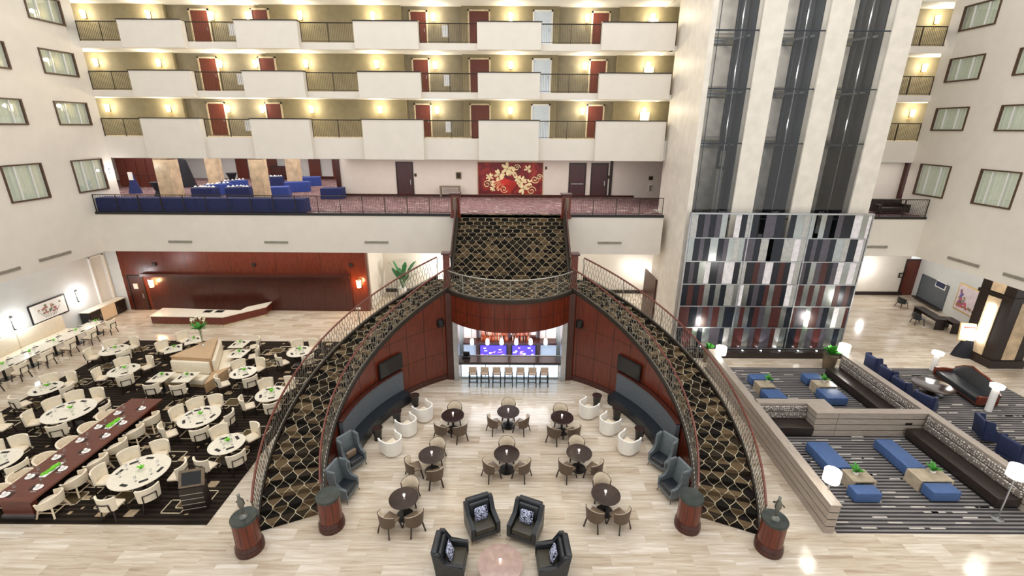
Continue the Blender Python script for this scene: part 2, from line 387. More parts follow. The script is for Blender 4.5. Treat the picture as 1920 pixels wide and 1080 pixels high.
for side, e in (('left', -1), ('right', 1)):
    hs = [(a, b, c, d) for a, b in WIN for c, d in rows if not (a < 23 and c > 17)]
    m = MB(); xs = sorted((e*WX, e*(WX+.3)))
    wall_panels(m, [8]+[q for a in WIN for q in a]+[PA+.05], sorted({ZS, 21}|{q for r_ in rows for q in r_}), hs, *xs)
    bmesh.ops.remove_doubles(m.bm, verts=m.bm.verts, dist=1e-4)
    struct(m.obj('wall_'+side, 'plaster'))
    for h in hs: window(side, *h)
# recessed ground storey at both sides
struct(MB().box(-28.2, -27.9, 8, BW+.3, 0, ZS).obj('wall_west', 'plaster_cool'))
struct(MB().box(-28.2, -WX-.3, 8, SL, ZS, ZS+.25).obj('ceiling_west', 'white'))
struct(MB().box(WX+.3, 33, 8, BK+.3, ZS, ZS+.25).obj('ceiling_east', 'white'))
# second-floor slabs with plum carpet
m = MB().box(-WX, 9.1, SL, PA+.3, ZS, Z2-.02).box(-37, 9.1, PA+.3, BK+.2, ZS, Z2-.02).box(-37, -10.9, BK+.2, 46, ZS, Z2-.02).box(18.9, WX, SL, PA+.3, ZS, Z2-.02).box(18.9, 31, PA+.3, BK+.2, ZS, Z2-.02).box(9.1, 18.9, PA, BK+.2, ZS, Z2-.02)
struct(m.obj('wall_balcony', 'plaster'))
m = MB().box(-WX, 9.1, SL+.12, PA+.3, Z2-.02, Z2).box(-37, 18.9, PA+.3, BK, Z2-.02, Z2).box(-37, -10.9, BK, 46, Z2-.02, Z2).box(18.9, WX, SL+.12, PA+.3, Z2-.02, Z2).box(18.9, 31, PA+.3, BK, Z2-.02, Z2)
struct(m.obj('floor_upper', 'plum_carpet'))
struct(MB().box(-WX, -3.35, SL-.03, SL+.12, Z2-.12, Z2+.03).box(3.35, 9.1, SL-.03, SL+.12, Z2-.12, Z2+.03).box(18.9, WX, SL-.03, SL+.12, Z2-.12, Z2+.03).obj('trim_balcony', 'black'))
# long air grilles under the balcony edge and on the side walls
vs = [(338, 453, 'under the balcony, leftmost of four'), (518, 454, 'under the balcony, second of four from the left'), (706, 454, 'under the balcony left of the stairs'), (1143, 455, 'under the balcony right of the stairs')]
for px, py, tx in vs:
    q = PY(px, py, SL); o = thing('air_grille', 'long thin grey air grille '+tx, 'air vent', (q.x, SL, q.z), 0, 'air grilles')
    MB().box(-.72, .72, -.03, 0, -.07, .07).obj('frame', 'vent', o); g = MB()
    for k in range(5): g.box(-.69, .69, -.045, -.03, -.06+.026*k, -.05+.026*k)
    g.obj('slat', 'vent', o)
for px, py, e, tx in ((104, 480, -1, 'on the left wall above the art'), (2, 512, -1, 'on the left wall cut by the photo edge'), (1806, 491, 1, 'on the right wall above the flower picture'), (1636, 463, 0, 'beside the lift tower'), (1918, 524, 1, 'on the right wall cut by the photo edge')):
    q = PX(px, py, e*WX) if e else PY(px, py, SL)
    o = thing('air_grille', 'long thin grey air grille '+tx, 'air vent', q, (pi/2 if e < 0 else -pi/2 if e > 0 else 0), 'air grilles')
    MB().box(-.9, .9, -.03, 0, -.08, .08).obj('frame', 'vent', o); g = MB()
    for k in range(5): g.box(-.86, .86, -.045, -.03, -.07+.03*k, -.06+.03*k)
    g.obj('slat', 'vent', o)

# guest-room galleries
par = [(275, 385), (477, 586), (683, 795), (898, 1010), (1116, 1258)]
PXs = [(PY(a, 245, PA).x, PY(b, 245, PA).x) for a, b in par]
PXs[-1] = (PXs[-1][0], 9.2)
gaps = []; x = -WX
for a, b in PXs: gaps.append((x, a)); x = b
doors = [(393, 423), (505, 532), (780, 807), (884, 918), (998, 1028), (1102, 1130)]
GW = 30.2
DX = [(PY(a, 215, GW).x, PY(b, 215, GW).x) for a, b in doors]
sc_px = [211, 324, 430, 494, 589, 716, 820, 957, 1092, 1205]
SX = [PY(a, 205, GW).x for a in sc_px]
brk = [PY(a, 210, GW).x for a in (350, 517, 764, 870, 1042, 1149)]
fl = ['lowest', 'middle', 'upper', 'topmost']
dn = 0
sconce = None
def make_sconce(name, m, label):
    o = thing(name, label, 'wall lamp'); MB().box(-.07, .07, -.03, 0, -.22, .22).obj('backplate', 'dark_rail', o)
    MB().lathe([(.09, -.2), (.13, .2)], 12, (0, -.16, 0)).obj('lamp_shade', m, o); return o
SK = Kit(make_sconce('wall_sconce', 'sconce', ''))
for k, z in enumerate(LV):
    bot = z-(1.19 if k == 0 else .3)
    m = MB().box(-WX, WX, PA, PA+.06, bot+.02, z).box(-31, 31, PA+.06, GW+.5, bot+.02, z)
    struct(m.obj('floor_gallery', 'white'))
    m = MB()
    for a, b in PXs: m.box(a, b, PA-.35, PA+.02, bot, z+1.1)
    for a, b in gaps: m.box(a, b, PA-.04, PA+.02, bot, z+.06)
    m.box(18.9, WX, PA-.04, PA+.02, bot, z+.06)
    m.box(9.0, 9.2, PA-.35, GW, bot, z+1.1)
    struct(m.obj('wall_parapet', 'plaster'))
    m = MB()
    for a, b in PXs: m.box(a-.03, b+.03, PA-.38, PA+.05, z+1.1, z+1.15)
    struct(m.obj('trim_parapet', 'espresso'))
    struct(MB().box(-31, 31, GW-.25, GW, z, z+.13).obj('baseboard_gallery', 'line_patch'))
    m = MB(); xs = [-31]+brk+[31]
    for i, (a, b) in enumerate(zip(xs, xs[1:])):
        m.m(i % 2).box(a, b, GW-(.0 if i % 2 else .22), GW+.5, z, z+2.32)
    struct(m.obj('wall_gallery', ['taupe', 'taupe_dark']))
    if k == 3: break
    # doors
    for i, (a, b) in enumerate(DX):
        dn += 1; dw = b-a; yy = GW-(.23 if sum(v < (a+b)/2 for v in brk) % 2 == 0 else .0)
        o = thing('door_%d' % dn, ('open pale door' if i == 4 else 'red brown guest room door')+' on the %s gallery, %s from the left' % (fl[k], ORD[i]), None, ((a+b)/2, yy, z), 0, None, 'structure')
        f = MB().box(-dw/2-.09, -dw/2, -.05, .1, 0, 2.12).box(dw/2, dw/2+.09, -.05, .1, 0, 2.12).box(-dw/2-.09, dw/2+.09, -.05, .1, 2.03, 2.12)
        f.obj('door_frame', 'line_patch' if i != 4 else 'white', o)
        lf = MB().box(-dw/2, dw/2, -.02, .03, 0, 2.03).obj('door_leaf', 'bright_door' if i == 4 else 'door_red', o)
        MB().box(dw/2-.14, dw/2-.1, -.06, -.02, .95, 1.15).obj('handle', 'steel', lf)
    for i, x in enumerate(SX):
        yy = GW-(.23 if sum(v < x for v in brk) % 2 == 0 else .0)
        SK.put((x, yy, z+1.72), 0, 'glowing sconce on the %s gallery wall, %s of ten from the left' % (fl[k], ORD[i]), 'gallery sconces')
        point('sconce_light', (x, yy-.42, z+1.82), 46, (1, .92, .78), .1)
    x = 25.1
    SK.put((x, GW-.23, z+1.72), 0, 'glowing sconce on the %s gallery right of the lift tower' % fl[k], 'gallery sconces'); point('sconce_light', (x, GW-.62, z+1.82), 50, (1, .92, .78), .1)
    for i, (px, py) in enumerate(((465, 237), (841, 235))):
        x = PY(px, py, PA+.2).x
        o = thing('notice_board', 'white notice panel behind the %s gallery railing, %s' % (fl[k], ('left one', 'right one')[i]), 'sign', (x, PA+.22, z+.72), 0, 'gallery notice panels')
        MB().box(-.2, .2, -.015, .015, -.32, .32).obj('frame', 'line_patch', o); MB().box(-.17, .17, -.022, -.015, -.29, .29).obj('sheet', 'china', o)
    # small end window at the right of the gallery
    q = PY(1248, 214, GW-.25)
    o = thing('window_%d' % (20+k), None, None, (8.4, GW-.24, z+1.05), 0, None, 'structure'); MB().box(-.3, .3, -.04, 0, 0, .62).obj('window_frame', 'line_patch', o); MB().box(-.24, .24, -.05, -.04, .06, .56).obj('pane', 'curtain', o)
# railings
def along(pts, step):
    """points every step metres along a polyline"""
    out = []; pts = [Vector(p) for p in pts]; L = [0]
    for a, b in zip(pts, pts[1:]): L.append(L[-1]+(b-a).length)
    n = max(1, round(L[-1]/step)); j = 0
    for i in range(n+1):
        d = L[-1]*i/n
        while j < len(L)-2 and L[j+1] < d: j += 1
        t = (d-L[j])/max(1e-6, L[j+1]-L[j]); out.append((pts[j].lerp(pts[j+1], t), (pts[j+1]-pts[j]).normalized()))
    return out
def railing(label, pts, h=1.05, step=.11, wavy=False, cap='dark_rail', capr=.03, wire='dark_rail', wr=.009, post=1.35, low=.08, name='railing', group=None):
    o = thing(name, label, 'railing', pts[0], 0, group); p0 = Vector(pts[0]); L = [Vector(p)-p0 for p in pts]
    up = lambda p, z: (p.x, p.y, p.z+z)
    MB().tube([up(p, h) for p in L], capr, 8).obj('top_rail', cap, o)
    MB().tube([up(p, low) for p in L], .02, 4).obj('bottom_rail', wire, o)
    b = MB()
    for i, (p, d) in enumerate(along(L, step)):
        if wavy:
            hd = Vector((d.x, d.y, 0)).normalized(); s_ = 1 if i % 2 else -1
            b.tube([Vector(up(p, low+(h-low)*t/9))+hd*(s_*.05*sin(t/9*2*pi*1.5)) for t in range(10)], wr, 3)
        else: b.tube([up(p, low), up(p, h)], wr, 4)
    b.obj('balusters', wire, o)
    if post:
        for p, d in along(L, post): MB().box(-.018, .018, -.018, .018, 0, h).obj('post', wire, o, p)
    return o
for k, z in enumerate(LV):
    for i, (a, b) in enumerate(gaps):
        railing('dark metal gallery railing on the %s gallery, %s from the left' % (fl[k], ORD[i]), [(a+.02, PA+.05, z+.06), (b-.02, PA+.05, z+.06)], 1.02, .1, group='gallery railings')
    railing('dark metal gallery railing on the %s gallery right of the lift tower' % fl[k], [(19.2, PA+.05, z+.06), (WX-.05, PA+.05, z+.06)], 1.02, .1, group='gallery railings')
railing('dark railing along the balcony in front of the blue draped tables', [(-WX+.05, SL+.06, Z2+.03), (-3.5, SL+.06, Z2+.03)], 1.0, .1, capr=.025, group='balcony railings')
railing('dark railing along the balcony right of the stairs', [(3.5, SL+.06, Z2+.03), (9.0, SL+.06, Z2+.03)], 1.0, .1, capr=.025, group='balcony railings')
railing('dark railing of the small balcony right of the lift tower', [(19.2, SL+.06, Z2+.03), (WX-.05, SL+.06, Z2+.03)], 1.0, .1, capr=.025, group='balcony railings')

# second-floor foyer back wall, with doors, mural, ballroom opening
jx = PY(637, 340, BK).x
struct(MB().box(jx, 14, BK, BK+.25, Z2, 10.65).box(jx-.0, jx+.25, BK+.25, 45, Z2, 10.65).obj('wall_foyer', 'plaster'))
struct(MB().box(14, 31, BK, BK+.25, Z2, 10.65).obj('wall_foyer_east', 'plaster'))
struct(MB().box(jx-.2, jx+.12, BK-.12, BK, Z2, 10.63).box(jx-.25, jx+.2, BK-.16, BK, 10.3, 10.6).obj('trim_1', 'cherry_dark'))
struct(MB().box(jx+.2, 9.1, BK-.04, BK, Z2, Z2+.2).obj('baseboard_foyer', 'cherry_dark'))
struct(MB().box(-37, 31, SL+2.1, 46, 10.6, 10.63).obj('ceiling_foyer', 'white'))
struct(MB().box(-37.2, -37, PA+.3, 46, Z2, 10.63).obj('wall_ballroom_left', 'plaster'))
struct(MB().box(-37, jx+.3, 45, 45.2, Z2, 10.63).obj('wall_ballroom_back', 'plaster_cool'))
struct(MB().box(-WX, jx, 44.94, 45, Z2, Z2+.25).obj('baseboard_ballroom', 'cherry_dark'))
def door(px0, px1, py, Y, z0, h, mt, tx, bar=False, frame='espresso'):
    global dn; dn += 1
    a, b = PY(px0, py, Y).x, PY(px1, py, Y).x; dw = b-a
    o = thing('door_%d' % dn, tx, None, ((a+b)/2, Y, z0), 0, None, 'structure')
    MB().box(-dw/2-.08, -dw/2, -.06, .1, 0, h+.08).box(dw/2, dw/2+.08, -.06, .1, 0, h+.08).box(-dw/2, dw/2, -.06, .1, h, h+.08).obj('door_frame', frame, o)
    lf = MB().box(-dw/2, dw/2, -.03, .03, 0, h).obj('door_leaf', mt, o)
    if bar: MB().box(-dw/2+.1, dw/2-.1, -.09, -.05, 1.0, 1.06).obj('push_bar', 'steel', lf)
    else: MB().box(dw/2-.18, dw/2-.12, -.08, -.03, .9, 1.25).obj('handle', 'steel', lf)
door(746, 774, 340, BK, Z2, 2.45, 'door_dark', 'dark double height door left of the red mural')
door(1068, 1096, 340, BK, Z2, 2.45, 'door_dark', 'dark door with push bar right of the mural', True)
door(1109, 1137, 340, BK, Z2, 2.45, 'door_dark', 'dark door right of the push bar door')
struct(MB().box(*[PY(1142, 340, BK).x, PY(1147, 340, BK).x], BK-.08, BK, Z2, 10.6).obj('trim_2', 'espresso'))
for px in (460, 515, 596, 640):   # red timber bays on the ballroom walls
    x = PY(px-5, 320, 44.9).x
    struct(MB().box(x-.55, x+.55, 44.85, 45, Z2, 10.5).obj('trim_3', 'door_red'))
a, b = PY(222, 330, 38), PY(297, 330, 38)
m = MB(); 
for i in range(4):
    x0 = a.x+(b.x-a.x)*i/4; m.box(x0+.02, a.x+(b.x-a.x)*(i+1)/4-.02, 38, 38.1, Z2+.95, 10.55); m.box(x0+.02, a.x+(b.x-a.x)*(i+1)/4-.02, 38, 38.1, Z2, Z2+.9)
m.box(a.x, b.x, 38.05, 38.2, Z2, 10.6)
struct(m.obj('wall_ballroom_panel', 'door_red'))
for i, (px, py, Y, wd) in enumerate(((312, 355, 29.6, .95), (398, 330, 35.5, .8), (485, 355, 30.5, .8), (548, 334, 36.5, .85))):
    q = PY(px, py, Y)
    struct(MB().box(q.x-wd/2, q.x+wd/2, Y, Y+wd, Z2, 10.62).obj('wall_column', 'marble_tan'), 'tan marble column of the upper foyer')
# mural
q0, q1 = PY(897, 364, BK-.03), PY(1018, 305, BK-.03); mw, mh = q1.x-q0.x, q1.z-q0.z
o = thing('mural_painting', 'large crimson floral painting on the upper foyer wall', 'painting', ((q0.x+q1.x)/2, BK, (q0.z+q1.z)/2))
MB().box(-mw/2-.08, mw/2+.08, -.03, 0, -mh/2-.08, mh/2+.08).obj('frame', 'line_patch', o); MB().box(-mw/2, mw/2, -.06, -.03, -mh/2, mh/2).obj('canvas', 'mural', o)
m = MB(); rr = random.Random(3)
def flower(m, x, z, r, n=6):
    for j in range(n):
        a = 2*pi*j/n+rr.random(); p = []
        for t in range(7):
            t_ = t/6*2*pi; u_, v_ = r*.55+r*.5*cos(t_), r*.24*sin(t_); p.append((x+u_*cos(a)-v_*sin(a), -.066-.001*j, z+u_*sin(a)+v_*cos(a)))
        m.face(p[:-1])
for fx, fz, r in ((-.05, .3, .5), (-.17, .12, .42), (-.2, -.17, .5), (-.12, -.1, .34), (.17, -.08, .42), (.2, -.3, .46), (.27, .3, .3), (-.32, .05, .3), (.11, .02, .3), (.03, .22, .34), (-.27, -.3, .26), (.3, -.12, .28)): flower(m, fx*mw, fz*mh, r)
for fx, fz, r, sgn in ((.33, -.38, .34, 1), (.38, -.02, .3, -1), (-.36, -.18, .3, 1), (.45, .05, .22, 1), (-.1, -.33, .3, -1), (.1, .34, .25, 1)):
    pts = [(fx*mw+r*(1-t/26)*cos(sgn*t*.42), -.07, fz*mh+r*(1-t/26)*sin(sgn*t*.42)) for t in range(24)]; m.tube(pts, .04, 4)
m.obj('cream_blossom', 'mural_cream', o, norm=False)
m = MB()
for j in range(15):
    a = R(200+j*10); m.tube([(-.08*mw, -.064, -.0*mh), (-.08*mw+.9*cos(a), -.064, max(-mh/2+.05, .7*sin(a)*1.5))], [.03, .05], 4)
m.obj('scarlet_ray', 'mural_red', o)
# small wall items of the foyer
for px, py, ww, hh, mt, nm, lb in ((860, 329, .4, .5, 'taupe', 'wall_plaque', 'small grey brown plaque left of the mural'), (1220, 334, .3, .3, 'taupe', 'wall_sign', 'small dark sign above the white dispenser'), (1219, 353, .28, .62, 'china', 'wall_dispenser', 'white wall dispenser at the right end of the upper foyer'), (779, 328, .18, .22, 'pot', 'wall_sign', 'tiny room sign beside the left foyer door'), (1141, 332, .2, .24, 'pot', 'wall_sign', 'tiny room sign between the right foyer doors'), (1024, 315, .14, .2, 'dark_rail', 'wall_sign', 'tiny dark sign at the top right of the mural')):
    q = PY(px, py, BK); o = thing(nm, lb, 'sign' if 'sign' in nm or 'plaque' in nm else 'dispenser', q); MB().box(-ww/2, ww/2, -.04, 0, -hh/2, hh/2).obj('plate', mt, o); MB().box(-ww*.36, ww*.36, -.055, -.04, -hh*.36, hh*.36).obj('face', 'dark_rail' if mt != 'china' else 'vent', o)
q = P(842, 352, Z2+.75)
o = thing('console_table', 'grey console table left of the stair head', 'table', (P(842, 374, Z2).x, BK-.45, Z2)); MB().box(-.75, .75, -.2, .2, .78, .86).obj('tabletop', 'taupe_dark', o)
for sx in (-.68, .68): MB().box(sx-.05, sx+.05, -.18, .18, 0, .78).obj('leg', 'taupe_dark', o)
# ------------------------------------------------------------------ banquet tables and ballroom items on the second floor
def cloth_table(x, y, sx, sy, rz, mat, label, h=.76, name='draped_table', group='blue draped tables', z=Z2):
    o = thing(name, label, 'table', (x, y, z), rz, group)
    m = MB().box(-sx/2, sx/2, -sy/2, sy/2, h-.03, h); m.obj('tabletop', mat, o)
    m = MB(); per = []; n = 22
    for (ax, ay), (bx, by) in (((-1, -1), (1, -1)), ((1, -1), (1, 1)), ((1, 1), (-1, 1)), ((-1, 1), (-1, -1))):
        L = sx if ay == by else sy; k = max(6, int(L/.12))
        for j in range(k):
            t = j/k; per.append(((ax+(bx-ax)*t)*sx/2, (ay+(by-ay)*t)*sy/2))
    N = len(per); lo, hi = [], []
    for j, (x_, y_) in enumerate(per):
        q = 1.035+.02*sin(j*2.1)+.01*sin(j*.9); hi.append(m.bm.verts.new((x_, y_, h))); lo.append(m.bm.verts.new((x_*(1+(q-1)*1/max(sx, .5)*1.2), y_*(1+(q-1)*1.2/max(sy, .5)), .01)))
    for j in range(N): m.bm.faces.new((lo[j], lo[(j+1) % N], hi[(j+1) % N], hi[j])).smooth = True
    m.obj('skirt', mat, o); return o
a = PY(180, 385, SL+.7); b = PY(578, 385, SL+.7); n = 6
for i in range(n):
    x0 = a.x+(b.x-a.x)*(i+.5)/n
    cloth_table(x0, SL+.62, (b.x-a.x)/n-.03, .75, 0, 'cloth_navy', 'navy draped table along the balcony railing, %s from the left' % ORD[i], .8)
for i, (px, py, sx, sy, rz, mt, lb) in enumerate(((386, 362, 1.5, .8, 0, 'cloth_navy', 'navy end table of the buffet row beside the marble column'), (411, 355, 1.7, .8, .9, 'cloth_blue', 'royal blue buffet table carrying dishes, nearer one'), (441, 348, 1.7, .8, .9, 'cloth_blue', 'royal blue buffet table carrying dishes, farther one'), (449, 361, 1.5, .9, .25, 'cloth_navy', 'dark blue table with dishes left of the middle column'), (518, 360, 1.8, .9, .25, 'cloth_blue', 'blue draped table nearest the railing right of the middle column'), (558, 350, 1.8, .9, .35, 'cloth_blue', 'blue draped table second in the diagonal row'), (582, 340, 1.7, .9, .35, 'cloth_blue', 'blue draped table farthest in the diagonal row'), (518, 340, 1.1, .8, .2, 'cloth_navy', 'dark blue table with dishes behind the middle column'), (625, 362, 1.5, .9, .1, 'cloth_navy', 'dark blue table beside the timber jamb'))):
    q = P(px, py, Z2+.38); o = cloth_table(q.x, q.y, sx, sy, rz, mt, lb)
    if i in (0, 1, 2, 3, 7):
        for j in range(6):
            d = Vector(((-.4+.16*j)*sx, rr.uniform(-.2, .2)*sy, 0)); d.rotate(Matrix.Rotation(rz, 3, 'Z'))
            dsh = MB().lathe([(.06, 0), (.12, .05), (.11, .06), (.02, .16)], 10).obj('serving_dish', rr.choice(['china', 'steel', 'steel']), None, (q.x+d.x, q.y+d.y, Z2+.761))
            tag(dsh, 'small serving dish on the '+lb.replace('carrying dishes, ', '').replace('with dishes ', ''), 'dish', 'dishes on table %s' % ORD[i])
for px, py, lb in ((297, 358, 'black cocktail table left of the near marble column'), (436, 338, 'black cocktail table behind the buffet row'), (334, 352, 'black cocktail table right of the near marble column')):
    q = P(px, py, Z2+.5); o = thing('cocktail_table', lb, 'table', (q.x, q.y, Z2), 0, 'cocktail tables'); MB().lathe([(.42, 1.08), (.43, 1.1), (.43, 1.12)], 20).obj('tabletop', 'cloth_black', o); MB().lathe([(.36, 0), (.16, .5), (.4, 1.08)], 20).obj('cloth', 'cloth_black', o)
q = P(252, 350, Z2+.5); o = thing('display_stand', 'navy draped stand with a small screen at the ballroom left', 'stand', (q.x, q.y, Z2)); MB().lathe([(.5, 0), (.2, 1.1), (.12, 1.5)], 14, sy=.6).obj('drape', 'cloth_navy', o); MB().box(-.16, .16, -.15, -.1, 1.0, 1.6).obj('screen', 'china', o)
q = P(343, 330, Z2+.9); o = thing('draped_booth', 'tall black draped booth with string lights behind the column', 'booth', (q.x, q.y, Z2)); MB().lathe([(1.0, 0), (.5, 2.2), (.1, 2.5)], 14, sy=.6).obj('drape', 'cloth_black', o)
m = MB()
for j in range(14): m.ball(.03, (-.85+.05*j+.05*(j % 3), -.55+.028*j, .5+.13*j), sub=1)
m.obj('string_light', 'led', o)
q = P(522, 326, Z2+.6); o = thing('low_cabinet', 'dark low cabinet against the ballroom back wall', 'cabinet', (q.x, 44.6, Z2)); MB().box(-1.1, 1.1, -.25, .25, .1, 1.2).obj('body', 'cherry_dark', o); MB().box(-1.15, 1.15, -.3, .3, 1.2, 1.26).obj('top', 'espresso', o); MB().box(-1.0, -.02, -.27, -.25, .2, 1.1).obj('door', 'cherry_dark', o); MB().box(.02, 1.0, -.27, -.25, .2, 1.1).obj('door', 'cherry_dark', o)
q = PX(223, 318, -WX); o = thing('wall_sconce', 'bright white lamp on the ballroom left wall', 'wall lamp', (-WX+.0, 28.1, q.z), pi/2); MB().box(-.05, .05, -.04, 0, -.12, .12).obj('backplate', 'dark_rail', o); MB().ball(.11, (0, -.14, 0)).obj('lamp_shade', 'cool_lamp', o)
point('ballroom_lamp', (-WX+.6, 28.1, q.z), 25, (1, .95, .9))
q = PY(322, 308, 36); o = thing('wall_sconce', 'bright white lamp hanging behind the near marble column', 'wall lamp', (q.x, 38, 10.1)); MB().box(-.05, .05, -.04, 0, -.12, .12).obj('backplate', 'dark_rail', o); MB().ball(.11, (0, -.14, 0)).obj('lamp_shade', 'cool_lamp', o)

# ------------------------------------------------------------------ lift tower
TY = 23.9
tx = [PY(p, 395, TY).x for p in (1288, 1297, 1372, 1411, 1483, 1520, 1592, 1629)]
m = MB(); dpt = 2.6
m.box(tx[0], tx[1], TY, PA+.2, 0, 22)
for a, b in ((tx[2], tx[3]), (tx[4], tx[5])): m.box(a, b, TY, TY+.5, 0, 22)
m.box(tx[6], tx[7], TY, PA+.2, 0, 22); m.box(tx[1], tx[6], TY+dpt+.15, PA+.2, 0, 22)
struct(m.obj('wall_tower', 'ivory_marble'))
side = ['left', 'middle', 'right']
for i in range(3):
    a, b = tx[1+2*i], tx[2+2*i]; W = b-a
    o = thing('elevator_shaft', 'dark glazed elevator shaft, %s of the three in the tower' % side[i], 'elevator shaft', (a, TY, 0), 0, 'elevator shafts')
    MB().box(0, .06, .5, dpt, 0, 22).box(W-.06, W, .5, dpt, 0, 22).obj('side_wall', 'shaft_dark', o)
    m = MB(); m.box(.06, W-.06, dpt, dpt+.1, 0, 22)
    for z in [Z2]+LV+[22.2]:
        m.m(0).box(.1, W*.38, dpt-.06, dpt, z+.45, z+2.35); m.box(W*.40, W-.12, dpt-.08, dpt, z+.3, z+2.3)
        m.m(1).box(.1, W-.1, dpt-.14, dpt, z-.25, z+.12); m.m(2).box(W*.42, W*.75, dpt-.18, dpt-.1, z-.2, z-.1).box(W*.42, W*.75, dpt-.18, dpt-.1, z-.05, z+.02)
    m.obj('landing_wall', ['shaft', 'taupe_dark', 'steel'], o)
    m = MB()
    for x, y in ((.22, dpt-.5), (W-.35, dpt-.9), (W-.2, 1.0)): m.box(x-.04, x+.04, y-.05, y+.05, 0, 22)
    for x in (.35, W*.5): m.tube([(x, dpt-.4, 0), (x, dpt-.4, 22)], .018, 5)
    m.obj('guide_rail', 'shaft_dark', o)
    m = MB()
    for z in LV+[Z2+.3]: m.bar((W*.68, dpt-.35, z-.1), (W-.04, .75, z-.1), .1)
    m.tube([(W-.42, 1.05, 0), (W-.42, 1.05, 22)], .035, 6)
    m.obj('steel_brace', 'steel', o)
    if i == 0: MB().box(W-.55, W-.2, 1.2, 1.7, 7.9, 10.4).box(W-.5, W-.25, 1.15, 1.2, 10.6, 11.4).obj('counterweight', 'vent', o)
    if i == 2: MB().tube([(.35, dpt-.5, 16)]+[(.75-.4*cos(pi*t/10), dpt-.55, 11.6-.8*sin(pi*t/10)) for t in range(11)]+[(1.15, dpt-.5, 16)], .035, 6).obj('cable_loop', 'black', o)
    for zz, e_ in ((20.6, 90), (18, 70), (15.4, 50), (12.8, 26)): point('shaft_fill', (a+W*.3, TY+1.0, zz), e_*.8, (1, .95, .86), .1)  # added fill, no fixtures here; lifts the dark upper shaft panels
    MB().box(.0, W, .10, .12, 0, 22).obj('glass_front', 'smoke_glass', o)
    for z in [Z2+.3]+LV: MB().box(0, W, .08, .14, z-.03, z+.03).obj('glass_joint', 'shaft_dark', o)
# coloured panel screen in front of the tower
SY = 23.45; sx0, sx1 = 9.5, 19.12; sz0, sz1 = .42, 8.28; NR = 6
scr = thing('panel_screen', 'tall metal screen of white grey black and maroon panels before the elevators', 'screen', (sx0, SY, 0)); SW = sx1-sx0
m = MB(); rh = (sz1-sz0)/NR
for k in range(NR+1): m.box(0, SW, -.05, .0, sz0+k*rh-.025, sz0+k*rh+.025)
for f_ in (0, 1/3, 2/3, 1): m.box(SW*f_-.03, SW*f_+.03, -.06, .06, sz0, sz1)
m.box(0, SW, -.08, .08, sz1-.03, sz1+.05)
m.obj('frame', 'steel', scr)
rp = random.Random(11); PM = {'w': flat('white_gloss_panel', (232, 228, 230), .2), 'g': flat('mirror_grey_panel', (178, 184, 182), .16, .85, var=.03), 'b': flat('blue_black_panel', (38, 42, 50), .15, .3), 'm': flat('maroon_panel', (74, 40, 38), .25, .1), 'v': flat('mauve_grey_panel', (92, 88, 96), .2, .4), 'l': flat('pale_grey_panel', (188, 188, 184), .25, .5)}
pans = []
for k in range(NR):
    x = .06; last = ''
    while x < SW-.1:
        wd = min(rp.choice([.24, .28, .3, .3, .34, .42, .55]), SW-.06-x)
        xm = sx0+x+wd/2; dk = any(tx[1+2*q]-.1 < xm < tx[2+2*q]+.1 for q in range(3)); j = NR-1-k
        seq = ('bbvcbgl' if j < 2 else 'bvmbgvw' if j < 3 else 'bmgvmbg' if j < 4 else 'mvgmbg') if dk else ('wlgwwbl' if j < 3 else 'lgwmlb' if j < 4 else 'glmbwg')
        c = rp.choice([q for q in seq if q != last]); last = c
        if c != 'c': pans.append((k, x, wd, c))
        x += wd+.008
pans.sort(key=lambda p: -p[2]/(1+.04*p[0]))
for k, x, wd, c in pans[:100]: MB().box(x, x+wd, -.03, -.01, sz0+k*rh+.03, sz0+(k+1)*rh-.03).obj('panel', PM[c], scr)
m = MB(); keys = list(PM)
for k, x, wd, c in pans[100:]: m.m(keys.index(c)).box(x, x+wd, -.03, -.01, sz0+k*rh+.03, sz0+(k+1)*rh-.03)
if pans[100:]: tag(m.obj('narrow_panels', [PM[q] for q in keys], scr), None, None, None, 'stuff')
struct(MB().box(sx0-.1, sx1+.1, SY-.45, SY+.5, 0, .36).obj('trim_4', 'espresso'))
for i, px in enumerate((1281, 1316, 1352, 1387, 1421, 1455, 1489, 1523, 1557)):
    x = P(px, 654, .36).x
    o = thing('uplight', 'small bright uplight at the foot of the panel screen, %s from the left' % ORD[i], 'spotlight', (x, SY-.28, .36), 0, 'screen uplights')
    MB().lathe([(.06, 0), (.06, .05)], 10).obj('body', 'steel', o); MB().lathe([(.045, .05), (.045, .06)], 10).obj('lens', 'led', o)
    l = bpy.data.lights.new('uplight_beam', 'SPOT'); l.energy = 45; l.spot_size = R(70); l.spot_blend = .6; l.shadow_soft_size = .03
    lo = bpy.data.objects.new('uplight_beam', l); lo.location = (x, SY-.3, .5); lo.rotation_euler = (R(172), 0, 0); C.objects.link(lo)

